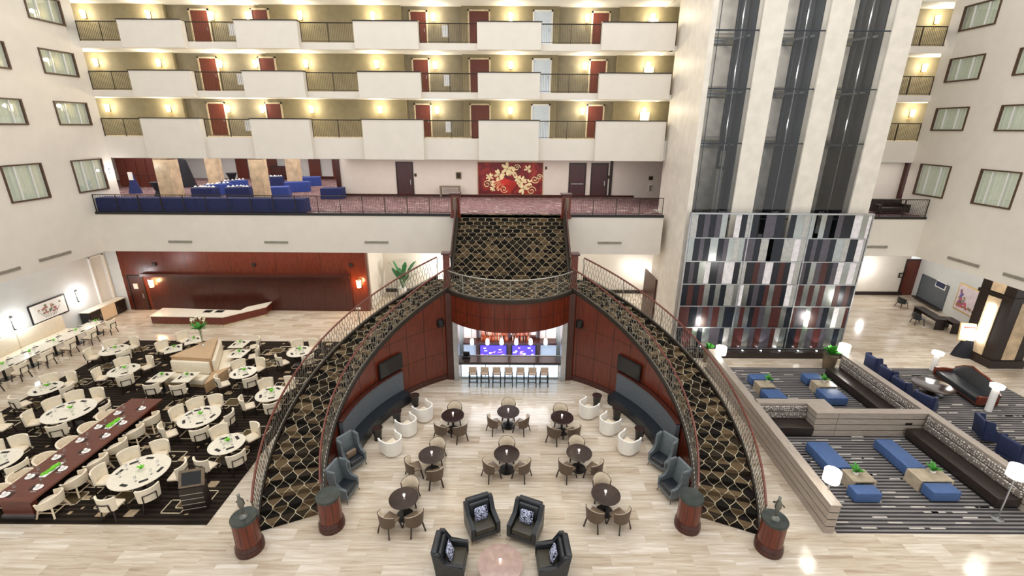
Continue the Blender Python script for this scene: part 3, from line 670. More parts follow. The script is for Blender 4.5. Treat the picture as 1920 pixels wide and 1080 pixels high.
# ------------------------------------------------------------------ grand stairs
SC = (0, 14.65); RI, RO = 6.9, 8.75; AB, AT = R(203), R(116); ZL = 4.83; NS = 28
def pol(r, a, z): return (SC[0]+r*cos(a), SC[1]+r*sin(a), z)
def stair_mesh(name, secs, parent):
    """secs: list of [(left xyz, right xyz, v)], uv across = metres"""
    me = bpy.data.meshes.new(name); V = []; F = []; UV = []
    for (l, r, v, ul, ur) in secs: V += [l, r]; UV += [(ul, v), (ur, v)]
    for i in range(len(secs)-1): F.append((2*i, 2*i+1, 2*i+3, 2*i+2))
    me.from_pydata(V, [], F); uv = me.uv_layers.new(name='UVMap')
    for p in me.polygons:
        for li in p.loop_indices: uv.data[li].uv = UV[me.loops[li].vertex_index]
    me.materials.append(M['stair']); o = bpy.data.objects.new(name, me); C.objects.link(o); o.parent = parent; return o
for sgn, nm in ((1, 'left'), (-1, 'right')):
    an = lambda t: (AB+(AT-AB)*t) if sgn == 1 else pi-(AB+(AT-AB)*t)
    st = thing('curved_staircase', 'wide curved staircase with dark lattice carpet, on the %s of the lobby' % nm, 'staircase')
    secs = []; v = 0; rs = ZL/NS
    for i in range(NS):
        a, b = an(i/NS), an((i+1)/NS); z0, z1 = i*rs, (i+1)*rs; run = abs(b-a)*(RI+RO)/2
        secs.append((pol(RI, a, z0), pol(RO, a, z0), v, RI, RO)); v += rs
        secs.append((pol(RI, a, z1), pol(RO, a, z1), v, RI, RO)); v += run
        secs.append((pol(RI, (a+b)/2, z1), pol(RO, (a+b)/2, z1), v-run/2, RI, RO))
    secs.append((pol(RI, an(1), ZL), pol(RO, an(1), ZL), v, RI, RO))
    stair_mesh('carpet', secs, st)
    lo = lambda t: max(0.0, ZL*t-.28); hi = lambda t: ZL*t+.20
    # timber wall below the inner edge and shell below the outer edge
    m = MB().arc(RI-.14, RI-.02, an(0), an(1), 0, lambda t: ZL*t+.14, 48, SC); m.obj('inner_wall', 'cherry', st)
    m = MB()
    for j in range(1, 11):
        t = j/10.5; m.arc(RI-.146, RI-.139, an(t)-.0016, an(t)+.0016, .3, ZL*t+.1, 1, SC)
    for zz in (1.55, 3.0):
        t0 = (zz)/ZL; m.arc(RI-.146, RI-.139, an(min(.99, t0)), an(1), zz, zz+.015, 24, SC)
    m.obj('panel_joint', 'espresso', st)
    MB().arc(RI-.18, RI-.12, an(.12), an(1), 0, .28, 40, SC).obj('skirting', 'cherry_dark', st)
    MB().arc(RO+.02, RO+.12, an(0), an(1), lo, hi, 48, SC).obj('outer_stringer', 'dark_rail', st)
    MB().arc(RO-.02, RO+.02, an(.0), an(1), 0, lambda t: ZL*t, 48, SC).obj('outer_wall', 'cherry', st)
    MB().arc(RI-.16, RI-.0, an(0), an(1), lambda t: ZL*t+.06, lambda t: ZL*t+.24, 48, SC).obj('inner_stringer', 'dark_rail', st)
    MB().arc(RI, RO, an(.0), an(1), 0, lambda t: max(.001, ZL*t-.2), 48, SC).obj('core', 'cherry_dark', st)
    for r, io in ((RI-.08, 'inner'), (RO+.07, 'outer')):
        pts = [pol(r, an(t/40), ZL*t/40+.22) for t in range(0, 41)]
        railing('%s railing of wavy pewter wires with brown cap on the %s stair' % (io, nm), pts, 1.0, .085, True, 'cherry', .04, 'grey_rail', .011, 2.2, .04, 'stair_railing', 'stair railings')
# landing
bc = (0, 23.14); br = 3.79; b0 = atan2(-2.29, -3.02); b1 = atan2(-2.29, 3.02)
land = thing('stair_landing', 'bowed stair landing with cherry fascia above the bar', 'landing')
poly = [(bc[0]+br*cos(b0+(b1-b0)*t/20), bc[1]+br*sin(b0+(b1-b0)*t/20)) for t in range(21)]+[(3.84, 22.55), (3.1, 22.7), (-3.1, 22.7), (-3.84, 22.55)]
me = bpy.data.meshes.new('carpet'); me.from_pydata([(x, y, ZL) for x, y in poly], [], [list(range(len(poly)))]); uv = me.uv_layers.new(name='UVMap')
for p in me.polygons:
    for li in p.loop_indices: q = me.vertices[me.loops[li].vertex_index].co; uv.data[li].uv = (q.x, q.y)
me.materials.append(M['stair']); o = bpy.data.objects.new('carpet', me); C.objects.link(o); o.parent = land
MB().prism(poly, ZL-.2, ZL-.003).obj('slab', 'cherry_dark', land)
MB().arc(br, br+.14, b0, b1, 3.3, ZL, 30, bc).obj('fascia', 'cherry', land)
m = MB()
for j in range(1, 10): a = b0+(b1-b0)*j/10; m.arc(br+.139, br+.146, a-.002, a+.002, 3.34, ZL-.1, 1, bc)
m.arc(br+.139, br+.146, b0, b1, 4.0, 4.015, 24, bc)
m.obj('panel_joint', 'espresso', land)
MB().arc(br+.02, br+.2, b0, b1, ZL-.05, ZL+.12, 30, bc).obj('edge_band', 'dark_rail', land)
railing('bowed wavy wire railing on the front of the landing', [(bc[0]+(br+.1)*cos(b0+(b1-b0)*t/24), bc[1]+(br+.1)*sin(b0+(b1-b0)*t/24), ZL+.1) for t in range(25)], .98, .085, True, 'grey_rail', .035, 'grey_rail', .011, 1.3, .04, 'stair_railing', 'stair railings')
# upper flight
uf = thing('straight_staircase', 'broad straight flight of lattice carpet between landing and upper foyer', 'staircase')
secs = []; v = 0; N2 = 16; rs = (Z2-ZL)/N2; run = (SL-22.65)/(N2-1); HW = 3.05
for i in range(N2):
    y, z = 22.65+i*run, ZL+i*rs
    secs.append(((-HW, y, z), (HW, y, z), v, -HW, HW)); v += rs; secs.append(((-HW, y, z+rs), (HW, y, z+rs), v, -HW, HW)); v += run
secs.append(((-HW, SL+.3, Z2+.004), (HW, SL+.3, Z2+.004), v, -HW, HW))
stair_mesh('carpet', secs, uf)
for s_ in (-1, 1):
    m = MB(); x0, x1 = sorted((s_*HW, s_*(HW+.18)))
    vsl = [(22.5, ZL-.6), (SL+.02, Z2-.6), (SL+.02, Z2+.25), (22.5, ZL+.28)]
    for x in (x0, x1): m.face([(x, y, z) for y, z in vsl])
    for (ya, za), (yb, zb) in zip(vsl, vsl[1:]+vsl[:1]): m.face([(x0, ya, za), (x1, ya, za), (x1, yb, zb), (x0, yb, zb)])
    bmesh.ops.remove_doubles(m.bm, verts=m.bm.verts, dist=1e-4); m.obj('stringer', 'dark_rail', uf)
m = MB(); m.face([(-HW, 22.6, ZL-.25), (HW, 22.6, ZL-.25), (HW, SL, Z2-.3), (-HW, SL, Z2-.3)]); m.obj('underside', 'plaster', uf)
for s_, nm in ((-1, 'left'), (1, 'right')):
    railing('dark sloping railing on the %s side of the straight flight' % nm, [(s_*(HW+.09), 22.5, ZL+.27), (s_*(HW+.09), SL-.1, Z2+.24)], .95, .11, False, 'cherry_dark', .045, 'dark_rail', .01, 1.4, name='stair_railing', group='stair railings')
def newel(label, loc, wd, h):
    o = thing('newel_post', label, 'post', loc, 0, 'newel posts'); m = MB().box(-wd/2, wd/2, -wd/2, wd/2, 0, h, .015, 1).box(-wd/2-.05, wd/2+.05, -wd/2-.05, wd/2+.05, 0, .2); m.obj('shaft', 'cherry', o)
    MB().box(-wd/2-.07, wd/2+.07, -wd/2-.07, wd/2+.07, h, h+.1, .02, 1).obj('cap', 'cherry_dark', o)
    if wd > .4: MB().box(-wd*.25, wd*.25, -wd/2-.012, -wd/2, h*.35, h*.9).obj('inset_panel', 'taupe_seat', o)
for s_, nm in ((-1, 'left'), (1, 'right')):
    newel('square cherry newel post at the %s corner of the landing' % nm, (s_*3.12, 20.9, ZL), .3, 1.85)
    newel('square cherry newel post at the head of the stairs, %s side' % nm, (s_*3.24, SL-.12, Z2-.15), .5, 1.35)
# bronze topped pedestals at the stair feet
def pedestal(label, loc, h=1.28, r=.56):
    o = thing('round_pedestal', label, 'pedestal', loc, 0, 'stair foot pedestals')
    m = MB().lathe([(r*.98, .3), (r*.98, h-.06)], 28); m.obj('drum', 'cherry', o)
    m = MB()
    for j in range(10): a = 2*pi*j/10; m.box(-.006, .006, -r*.985, -r*.96, .3, h-.06, mx=Matrix.Rotation(a, 4, 'Z'))
    m.obj('panel_joint', 'espresso', o)
    MB().lathe([(r*1.12, 0), (r*1.14, .1), (r*1.06, .16), (r*1.12, .22), (r*1.0, .34)], 28).obj('base', 'cherry_dark', o)
    MB().lathe([(r*1.03, h-.06), (r*1.05, h), (r*1.02, h+.03), (r*.9, h+.025), (.02, h+.02)], 28).obj('top', 'bronze_top', o)
    return h
for px, py, tx_, ty_, nm, sc_ in ((470, 1028, 456, 969, 'outer foot of the left stair', 1), (623, 985, 613, 929, 'inner foot of the left stair', 0), (1288, 986, 1297, 931, 'inner foot of the right stair', 0), (1440, 1028, 1453, 973, 'outer foot of the right stair', 1)):
    q = P(px, py, 0); h_ = PY(tx_, ty_, q.y).z; pedestal('round cherry drum pedestal at the '+nm+(' carrying a bronze figure' if sc_ else ', bare topped'), (q.x, q.y, 0), h_, .365)
    if sc_:
        o = thing('bronze_figure', 'slender bronze bird figure on the pedestal at the '+nm, 'sculpture', (q.x, q.y, h_+.02), rr.uniform(0, 3), 'bronze figures')
        MB().lathe([(.13, 0), (.1, .05), (.03, .09), (.025, .34)], 12).obj('stem', 'bronze', o)
        m = MB().tube([(0, 0, .3), (.03, 0, .42), (.02, 0, .58), (-.03, 0, .7), (-.02, 0, .78)], [.05, .10, .085, .05, .03], 8).ball(.05, (-.03, 0, .82), (1.1, .9, .9)).tube([(-.07, 0, .82), (-.15, 0, .81)], [.02, .004], 5)
        m.leaf((.02, .05, .6), (.2, .14, .3), .14).leaf((.02, -.05, .6), (.2, -.14, .3), .14); m.obj('body', 'bronze', o)

for s_, nm in ((-1, 'left'), (1, 'right')): struct(MB().box(*sorted((s_*2.9, s_*3.2)), 20.5, 20.98, 0, ZL-.02).obj('trim_12', 'cherry_dark'))
# ------------------------------------------------------------------ bar under the landing
OW = 2.78; BY = 20.75
for s_, nm in ((-1, 'left'), (1, 'right')):
    struct(MB().box(*sorted((s_*2.62, s_*2.86)), 20.4, 20.9, 0, 3.32).obj('trim_5', 'steel'))
    struct(MB().box(*sorted((s_*2.86, s_*2.98)), 20.55, 23.8, 0, 4.6).obj('wall_bar_'+nm, 'plaster_cool'))
struct(MB().box(-2.98, 2.98, 23.2, 23.4, 0, 4.6).obj('wall_bar_back', 'plaster_cool'))
struct(MB().prism([(bc[0]+(br+.0)*cos(b0+(b1-b0)*t/20), bc[1]+(br+.0)*sin(b0+(b1-b0)*t/20)) for t in range(21)]+[(2.85, 21), (2.85, 23.2), (-2.85, 23.2), (-2.85, 21)], 3.31, 3.36).obj('ceiling_bar', 'white'))
BY = 20.7
o = thing('bar_counter', 'long dark bar counter with bluish white backlit front', 'bar counter', (0, BY, 0))
MB().box(-2.5, 2.5, -.05, .1, .08, 1.0).obj('lit_front', 'backlit', o)
for x in (-2.53, -1.26, 0, 1.26, 2.53): MB().box(x-.02, x+.02, -.07, -.05, .08, 1.0).obj('front_rib', 'steel', o)
MB().box(-2.55, 2.55, -.07, .12, 0, .08).obj('kick_plate', 'steel', o)
MB().box(-2.6, 2.6, -.40, .34, 1.0, 1.14).obj('counter_top', 'dark_top', o)
MB().box(-2.6, 2.6, .3, .34, 1.14, 1.17).obj('edge_highlight', 'steel', o)  # steel strip standing in for the bright highlight along the back edge
MB().tube([(-2.5, -.22, .2), (2.5, -.22, .2)], .025, 8).obj('foot_rail', 'steel', o)
CB = 22.55; zc = 1.13
o = thing('back_bar', 'back bar counter with dark wooden posts and lit side panels', 'shelf', (0, CB, 0))
MB().box(-2.6, 2.6, -.05, .62, zc-.12, zc).obj('counter_top', 'cherry_dark', o)
for px in (895, 955, 1010): x = PY(px, 640, CB).x; MB().box(x-.07, x+.07, .3, .6, zc, 3.3).obj('post', 'cherry_dark', o); MB().box(x-.08, x+.08, -.04, .1, 0, zc-.12).obj('pier', 'cherry_dark', o)
xl, xr = PY(897, 630, CB).x, PY(1009, 630, CB).x
MB().box(xl+.1, xr-.1, .58, .62, zc, 3.2).obj('lit_back', 'shelf_lit', o)
MB().box(xl+.1, xr-.1, .4, .58, zc, zc+.2).obj('bottle_step', 'cherry_dark', o)
for x0, x1 in ((-2.6, xl-.15), (xr+.15, 2.6)): MB().box(x0, x1, .56, .62, zc, 3.2).obj('lit_side', 'shelf_lit', o); MB().box(x0, x1, .1, .16, .0, zc-.12).obj('pale_front', 'bright_door', o)
for i, (pa, pb, nm) in enumerate(((898, 952, 'left'), (958, 1006, 'right'))):
    a, b = PY(pa, 655, CB), PY(pb, 655, CB)
    o = thing('bar_cooler', 'purple lit glass front cooler under the back bar, %s of the two' % nm, 'cooler', ((a.x+b.x)/2, CB, 0)); wd = b.x-a.x-.1; hh = zc-.16
    MB().box(-wd/2, wd/2, .04, .5, 0, hh).obj('case', 'black', o); MB().box(-wd/2+.03, wd/2-.03, .0, .04, .06, hh-.03).obj('glass_door', 'tv_purple', o)
    m = MB(); rb = random.Random(21+i)
    for j in range(16):
        x = -wd/2+.12+(wd-.24)*rb.random(); zz = .12+(hh-.3)*rb.random(); l_ = rb.uniform(.03, .12); MB().box(x-l_, x+l_, -.006, .0, zz, zz+rb.uniform(.03, .1)).obj('lit_mark', 'tv_mark' if rb.random() < (.45 if i == 0 else .85) else 'tv_pink', o)
cols = [flat('amber_bottle', (200, 92, 44), .15), flat('rose_bottle', (222, 130, 104), .15), flat('dark_bottle', (60, 34, 28), .15), flat('pale_bottle', (232, 200, 170), .15)]
for row in range(2):
    for j in range(38):
        x = xl+.16+j*.073
        if abs(x) < .1 or x > xr-.15: continue
        c = rr.choice(cols[:2]+cols); h = rr.uniform(.27, .36)
        o = MB().lathe([(.03, 0), (.032, h*.6), (.012, h*.78), (.012, h)], 7).obj('bottle', c, None, (x, CB+(.28 if row == 0 else .48), zc+.2*row)); tag(o, 'bottle among the two rows on the back bar', 'bottle', 'bottles on the back bar')
for i, px in enumerate((885, 914, 940.5, 968, 995, 1023)):
    x = PY(px, 640, 21.0).x; zt = PY(px, 635, 21.0).z-3.31
    o = thing('pendant_lamp', 'white glass pendant over the bar, %s of six from the left' % ORD[i], 'pendant lamp', (x, 21.0, 3.31), 0, 'bar pendants')
    MB().tube([(0, 0, 0), (0, 0, zt)], .012, 5).obj('cord', 'black', o); MB().lathe([(.05, zt), (.09, zt-.08), (.1, zt-.3), (.06, zt-.34)], 12).obj('lamp_shade', 'drum', o)
def stool():
    o = thing('bar_stool', '', 'bar stool')
    MB().box(-.2, .2, -.2, .2, .68, .76, .03, 2).obj('seat', 'stool_tan', o)
    MB().box(-.2, .2, .14, .2, .84, 1.14, .03, 2).obj('backrest', 'stool_tan', o)
    for sx in (-1, 1):
        MB().bar((sx*.2, .2, 0), (sx*.19, .17, .85), .035).obj('leg', 'black', o); MB().bar((sx*.2, -.19, 0), (sx*.17, -.16, .69), .035).obj('leg', 'black', o)
    MB().box(-.19, .19, -.19, -.16, .25, .28).box(-.19, .19, .16, .19, .25, .28).box(-.19, -.16, -.18, .18, .3, .33).box(.16, .19, -.18, .18, .3, .33).obj('stretcher', 'black', o)
    return o
KS = Kit(stool())
for i in range(7):
    q = P(886.5+22.3*i, 718, .3); KS.put((q.x, BY-.68, 0), pi, 'tan seated bar stool with black legs, %s of seven from the left' % ORD[i], 'bar stools')
# clutter: dark till on the counter
o = thing('bar_till', 'dark till at the left end of the bar counter', 'till', (-2.25, BY+.1, 1.14)); MB().box(-.2, .2, -.15, .15, 0, .12, .02).obj('body', 'black', o); MB().box(-.16, .16, -.02, .02, .12, .34).obj('display', 'screen', o)
# wall lamps, televisions and speakers on the curved timber walls
for s_, nm in ((-1, 'left'), (1, 'right')):
    a = R(146) if s_ < 0 else R(34); r = RI-.16
    o = thing('wall_television', 'black flat television on the curved cherry wall, %s side' % nm, 'television', pol(r-.1, a, 1.98), a+pi/2 if s_ < 0 else a+pi/2)
    o.rotation_euler.z = a-pi/2
    MB().box(-.68, .68, -.04, .04, -.36, .42).obj('case', 'black', o); MB().box(-.64, .64, -.05, -.04, -.32, .38).obj('screen', 'screen', o); MB().box(-.15, .15, .04, .2, -.1, .2).obj('bracket', 'black', o)
    q = (s_*2.98, 20.72); a = R(121) if s_ < 0 else R(59)
    o = thing('wall_speaker', 'dark round speaker beside the bar opening, %s side' % nm, 'speaker', pol(r-.02, a, 3.25), a-pi/2); MB().lathe([(.02, -.2), (.17, -.16), (.2, 0), (.17, .2), (.02, .24)], 14).obj('body', 'black', o); MB().box(-.06, .06, 0, .12, -.05, .08).obj('bracket', 'black', o)

# ------------------------------------------------------------------ back wall of the ground floor
xa, xb = PY(245, 575, BW).x, PY(694, 588, BW).x
m = MB().box(-27.9, xa, BW, BW+.3, 0, ZS); struct(m.obj('wall_back_left', 'plaster_cool'))
struct(MB().box(xa, xb, BW, BW+.4, 0, ZS).obj('wall_timber', 'cherry'))
zl = PY(480, 514, BW).z
m = MB().box(xa+1.7, xb-1.2, BW-.06, BW, .1, zl-.12); struct(m.obj('trim_6', 'cherry_dark'))
struct(MB().box(xa+1.5, xb-1.1, BW-.35, BW, zl-.12, zl+.05).box(xb-1.2, xb-1.1, BW-.1, BW, 0, zl).box(xa-.2, xb+.1, BW-.3, BW, ZS-.45, ZS).obj('trim_7', 'cherry_dark'))
m = MB(); n = 11
for j in range(1, n):
    x = xa+(xb-xa)*j/n; m.box(x-.005, x+.005, BW-.004, BW, zl+.05, ZS-.45)
    if xa+1.8 < x < xb-1.3: m.box(x-.005, x+.005, BW-.064, BW-.05, .1, zl-.12)
struct(m.obj('trim_8', 'espresso'))
door(247, 272, 545, BW-.02, 0, 2.5, 'cherry_dark', 'dark timber service door at the left end of the cherry wall')
q = PY(254, 537, BW-.1); o = thing('notice_sheet', 'white notice on the service door', 'sign', (q.x, BW-.06, q.z)); MB().box(-.16, .16, -.03, 0, -.2, .2).obj('board', 'line_patch', o); MB().box(-.14, .14, -.035, -.03, -.18, .18).obj('sheet', 'china', o)
for px, py, nm in ((284, 531, 'left'), (673, 532, 'right')):
    q = PY(px, py, BW-.2); o = thing('amber_sconce', 'amber glowing wall lamp at the %s end of the cherry wall' % nm, 'wall lamp', (q.x, BW-.01, q.z), 0, 'amber sconces')
    MB().box(-.12, .12, -.06, 0, -.3, .3).obj('backplate', 'dark_rail', o); MB().lathe([(.13, -.26), (.16, .26)], 12, (0, -.2, 0), pi, 2*pi).obj('lamp_shade', 'amber', o)
    point('amber_light', (q.x, BW-.6, q.z), 70, (1, .55, .25), .12)
for px, py, nm in ((290, 495, 'leftmost'), (476, 496, 'middle'), (658, 497, 'rightmost')):
    q = PY(px, py, BW); o = thing('wall_speaker', 'small dark speaker high on the cherry wall, %s of three' % nm, 'speaker', q, 0, 'cherry wall speakers'); MB().box(-.13, .13, -.1, 0, -.11, .11, .02).obj('body', 'black', o); MB().box(-.1, .1, -.11, -.1, -.08, .08).obj('grille', 'dark_rail', o)
q = PY(672, 578, BW); o = thing('wall_socket', 'pair of white sockets low on the cherry wall', 'socket', q); MB().box(-.16, -.02, -.02, 0, -.08, .08).box(.02, .16, -.02, 0, -.08, .08).obj('plate', 'china', o)
# corridor behind the stairs
struct(MB().box(xb, 31.2, BK+.2, BK+.4, 0, ZS).box(xb-.1, xb+.1, BW+.4, BK+.2, 0, ZS).obj('wall_corridor', 'plaster'))
struct(MB().box(xb, 31.2, BK+.13, BK+.2, 0, .28).obj('baseboard_corridor', 'espresso'))
door(706, 716, 530, BK+.18, 0, 2.4, 'door_dark', 'narrow dark door at the far left of the corridor behind the stairs')
for px, py, e_ in ((828, 497, 220), (1206, 510, 80), (1178, 500, 30)):
    q = PY(px, py, BK-.1); point('corridor_light', (q.x, BK-.7, q.z), e_, (1, .97, .93), .15)
q = PY(1243, 520, 29.5); struct(MB().box(tx[0]-.12, tx[0]-.02, 27.2, 29.6, 0, 3.3).obj('trim_9', 'cherry_dark'))

# ------------------------------------------------------------------ carpets on the lobby floor
dx0, dx1, dy0, dy1 = -23.3, -9.95, 11.45, 24.75
m = MB().box(dx0, dx1, dy0, dy1, .0, .012); rc = random.Random(5)
for i in range(13):
    for j in range(20):
        x = dx0+.5+i*1.0+rc.uniform(-.15, .15); y = dy0+.45+j*.66; k = rc.random()
        if k < .42: sx, sy = rc.choice([(.34, .3), (.22, .2), (.3, .18)]); m.m(1).box(x-sx/2, x+sx/2, y-sy/2, y+sy/2, .012, .015)
        elif k < .62: m.m(1).box(x-.06, x+.06, y-.06, y+.06, .012, .015); m.box(x+.2, x+.28, y+.16, y+.26, .012, .015)
for i in range(6):
    for j in range(7):
        x = dx0+1.3+i*2.15+rc.uniform(-.3, .3); y = dy0+1.2+j*1.85+rc.uniform(-.3, .3)
        if x > dx1-1 or y > dy1-.9: continue
        for ox, oy, fill in ((-.34, -.22, 0), (.0, 0, 1), (.34, .22, 0)):
            cx_, cy_ = x+ox, y+oy; hx, hy = .36, .3
            for a, b, c, d in ((-hx, hx, -hy, -hy+.04), (-hx, hx, hy-.04, hy), (-hx, -hx+.04, -hy, hy), (hx-.04, hx, -hy, hy)): m.m(2).box(cx_+a, cx_+b, cy_+c, cy_+d, .012, .017)
            if fill: m.m(3).box(cx_-hx+.05, cx_+hx-.05, cy_-hy+.05, cy_+hy-.05, .012, .018)
tag(m.obj('dining_carpet', ['din_carpet', 'tan_patch', 'line_patch', 'olive_patch']), 'dark brown dining carpet with tan blocks and outlined rectangles', 'carpet')
lx0, lx1, ly0, ly1 = 10.7, 18.4, 11.3, 21.95
def rug(x0, x1, y0, y1, lb, dens):
    m = MB().box(x0, x1, y0, y1, 0, .012)
    for k in range(dens): x, y = rc.uniform(x0+.3, x1-.6), y0+.2+round(rc.random()*(y1-y0-.4)/.22)*.22; m.m(1).box(x-.25, x+.25, y-.03, y+.03, .012, .015)
    tag(m.obj('lounge_carpet', ['lounge_carpet', 'dash_patch']), lb, 'carpet')
rug(lx0, lx1, ly0, ly1, 'grey striped carpet inside the low lounge walls', 130)
rug(lx1+.0, 25.4, 11.3, 21.95, 'grey striped carpet under the dark sofa right of the lounge wall', 90)

# ------------------------------------------------------------------ chairs (one prototype each, copied)
def legs(o, spots, mt, top, w0=.045, splay=.05, zt=None):
    for x, y in spots:
        MB().bar((x*(1+splay/abs(x) if x else 1), y*(1+splay/abs(y) if y else 1), 0), (x, y, top), w0).obj('leg', mt, o)
def back_fn(rx, ry, a0, a1, z0, z1, lean=.06, cy=0., drop=None):
    def fn(u, v):
        a = a0+(a1-a0)*u; k = drop(u) if drop else 1; z = z0+(z1-z0)*k*v; n = Vector((cos(a)/rx, sin(a)/ry, 0)).normalized()
        return Vector((rx*cos(a)*(1+lean*v), cy+ry*sin(a)*(1+lean*v), z)), n
    return fn
def dining_chair():
    o = thing('dining_chair', '', 'chair', group='')
    MB().box(-.25, .25, -.27, .22, .38, .49, .05, 3).obj('seat', 'cream', o)
    bk = MB().shell(back_fn(.29, .22, R(22), R(158), .44, .95, .12, .03), 10, 4, .055).obj('backrest', 'cream_light', o)
    m = MB()
    for s_ in (-1, 1): m.bar((s_*.19, .265, .42), (s_*.19, .305, .74), .03)
    m.tube([(.19*cos(pi*t/6), .305+.035*sin(pi*t/6), .74) for t in range(7)], .017, 4); m.obj('back_frame', 'espresso', bk)
    legs(o, ((-.21, -.22), (.21, -.22), (-.2, .2), (.2, .2)), 'espresso', .39)
    return o
def barrel_chair():
    o = thing('barrel_chair', '', 'chair', group='')
    MB().lathe([(.02, .40), (.29, .40), (.31, .44), (.29, .50), (.02, .52)], 18, sy=.92).obj('seat', 'cream', o)
    MB().shell(back_fn(.31, .29, R(-28), R(208), .40, .76, .1, 0, lambda u: .62+.38*sin(pi*min(1, max(0, (u-.05)/.9)))), 18, 3, .06).obj('backrest', 'cream', o)
    legs(o, ((-.21, -.2), (.21, -.2), (-.2, .22), (.2, .22)), 'pale_wood', .41, .05, .09)
    m = MB()
    for a, b in (((-.25, -.23, .15), (.25, -.23, .15)), ((-.24, .25, .15), (.24, .25, .15)), ((-.24, -.23, .2), (-.24, .25, .2)), ((.24, -.23, .2), (.24, .25, .2))): m.bar(a, b, .028)
    m.obj('stretcher', 'pale_wood', o); return o
def bistro_chair(name='bistro_chair', seat='taupe_seat', shell='brown_shell', inner='cream'):
    o = thing(name, '', 'chair', group='')
    MB().box(-.24, .24, -.27, .2, .38, .47, .04, 3).obj('seat', seat, o)
    m = MB(); m.i = 0; m.shell(back_fn(.26, .25, R(8), R(172), .40, .84, .14, .0, lambda u: .72+.28*sin(pi*u)), 12, 4, .012); m.obj('back_lining', inner, o)
    MB().shell(back_fn(.273, .263, R(6), R(174), .36, .845, .14, .0, lambda u: .72+.28*sin(pi*u)), 12, 4, .03).obj('backrest', shell, o)
    legs(o, ((-.21, -.22), (.21, -.22), (-.19, .2), (.19, .2)), 'espresso', .39, .04, .07)
    return o
def tub_chair():
    o = thing('tub_chair', '', 'chair', group='')
    K = .82; MB().box(-.31*K, .31*K, -.38*K, .24*K, .24, .42, .06, 3).obj('seat', 'cream', o)
    def fn(u, v):
        t = u*2-1; e = abs(t); sg = 1 if t > 0 else -1
        if e > .52: k = (e-.52)/.48; p = Vector((sg*(K*.37+.02*k), .02-K*.46*k, 0)); n = Vector((sg, 0, 0))
        else: a = pi/2-sg*(e/.52)*pi/2; p = Vector((K*.37*cos(a), .02+K*.37*sin(a), 0)); n = Vector((cos(a), sin(a), 0))
        h = .64+.10*(1-e)+(.06 if e > .9 else 0); return Vector((p.x*(1+.08*v), p.y*(1+.06*v), .08+(h-.08)*v)), n
    MB().shell(fn, 28, 4, .06).obj('backrest', 'tub_white', o)
    MB().lathe([(.25, 0), (.26, .08)], 18).obj('base', 'tub_white', o); return o
def wing_chair(mat, seatm, name='wing_chair', h=1.22):
    o = thing(name, '', 'armchair', group='')
    MB().box(-.28, .28, -.36, .2, .26, .46, .05, 3).obj('seat', seatm, o)
    MB().box(-.36, .36, -.36, .26, .16, .28, .03, 2).obj('frame', mat, o)
    MB().box(-.34, .34, -.06, .06, 0, h-.3, .05, 3, Matrix.Translation((0, .24, .3)) @ Matrix.Rotation(R(-9), 4, 'X')).obj('backrest', mat, o)
    for s_ in (-1, 1):
        m = MB(); prof = [(-.36, .2), (-.36, .58), (-.12, .62), (.0, .8), (.02, h-.04), (.32, h-.02), (.28, .2)]; xa_, xb_ = sorted((s_*.30, s_*.40))
        A = [m.bm.verts.new((xa_, y, z)) for y, z in prof]; B = [m.bm.verts.new((xb_, y, z)) for y, z in prof]; m.bm.faces.new(A); m.bm.faces.new(B[::-1])
        for j in range(len(prof)): m.bm.faces.new((A[j], A[(j+1) % len(prof)], B[(j+1) % len(prof)], B[j]))
        bmesh.ops.bevel(m.bm, geom=list(m.bm.edges), offset=.02, segments=2, affect='EDGES', clamp_overlap=True); m.obj('wing', mat, o)
    legs(o, ((-.32, -.31), (.32, -.31), (-.31, .23), (.31, .23)), 'espresso', .17, .02)
    return o
def club_chair():
    o = thing('club_chair', '', 'armchair', group='')
    MB().box(-.34, .34, -.42, .22, .28, .48, .04, 3).obj('seat', 'leather_olive', o)
    MB().box(-.47, .47, -.44, .36, .15, .29, .02, 2).obj('frame', 'leather_black', o)
    MB().box(-.40, .40, -.09, .09, 0, .78, .05, 3, Matrix.Translation((0, .32, .26)) @ Matrix.Rotation(R(-8), 4, 'X')).obj('backrest', 'leather_black', o)
    MB().box(-.34, .34, -.06, .06, 0, .5, .05, 3, Matrix.Translation((0, .20, .46)) @ Matrix.Rotation(R(-8), 4, 'X')).obj('back_cushion', 'leather_black', o)
    for s_ in (-1, 1):
        m = MB(); prof = [(-.45, .15), (-.45, .60), (.08, .64), (.20, .82), (.26, 1.0), (.42, 1.0), (.36, .15)]; xa_, xb_ = sorted((s_*.35, s_*.49))
        A = [m.bm.verts.new((xa_, y, z)) for y, z in prof]; B = [m.bm.verts.new((xb_, y, z)) for y, z in prof]; m.bm.faces.new(A); m.bm.faces.new(B[::-1])
        for j in range(len(prof)): m.bm.faces.new((A[j], A[(j+1) % len(prof)], B[(j+1) % len(prof)], B[j]))
        bmesh.ops.bevel(m.bm, geom=list(m.bm.edges), offset=.02, segments=2, affect='EDGES', clamp_overlap=True); m.obj('arm', 'leather_black', o)
    legs(o, ((-.43, -.39), (.43, -.39), (-.41, .31), (.41, .31)), 'espresso', .16, .01, .06); return o
KD, KB, KC, KT = Kit(dining_chair()), Kit(barrel_chair()), Kit(bistro_chair()), Kit(tub_chair())
KG, KL, KN, KK = Kit(wing_chair('wing_grey', 'seat_black', 'wing_chair', 1.3)), Kit(club_chair()), Kit(wing_chair('navy', 'navy', 'wing_chair', 1.1)), Kit(bistro_chair('desk_chair', 'slate', 'seat_black', 'slate'))

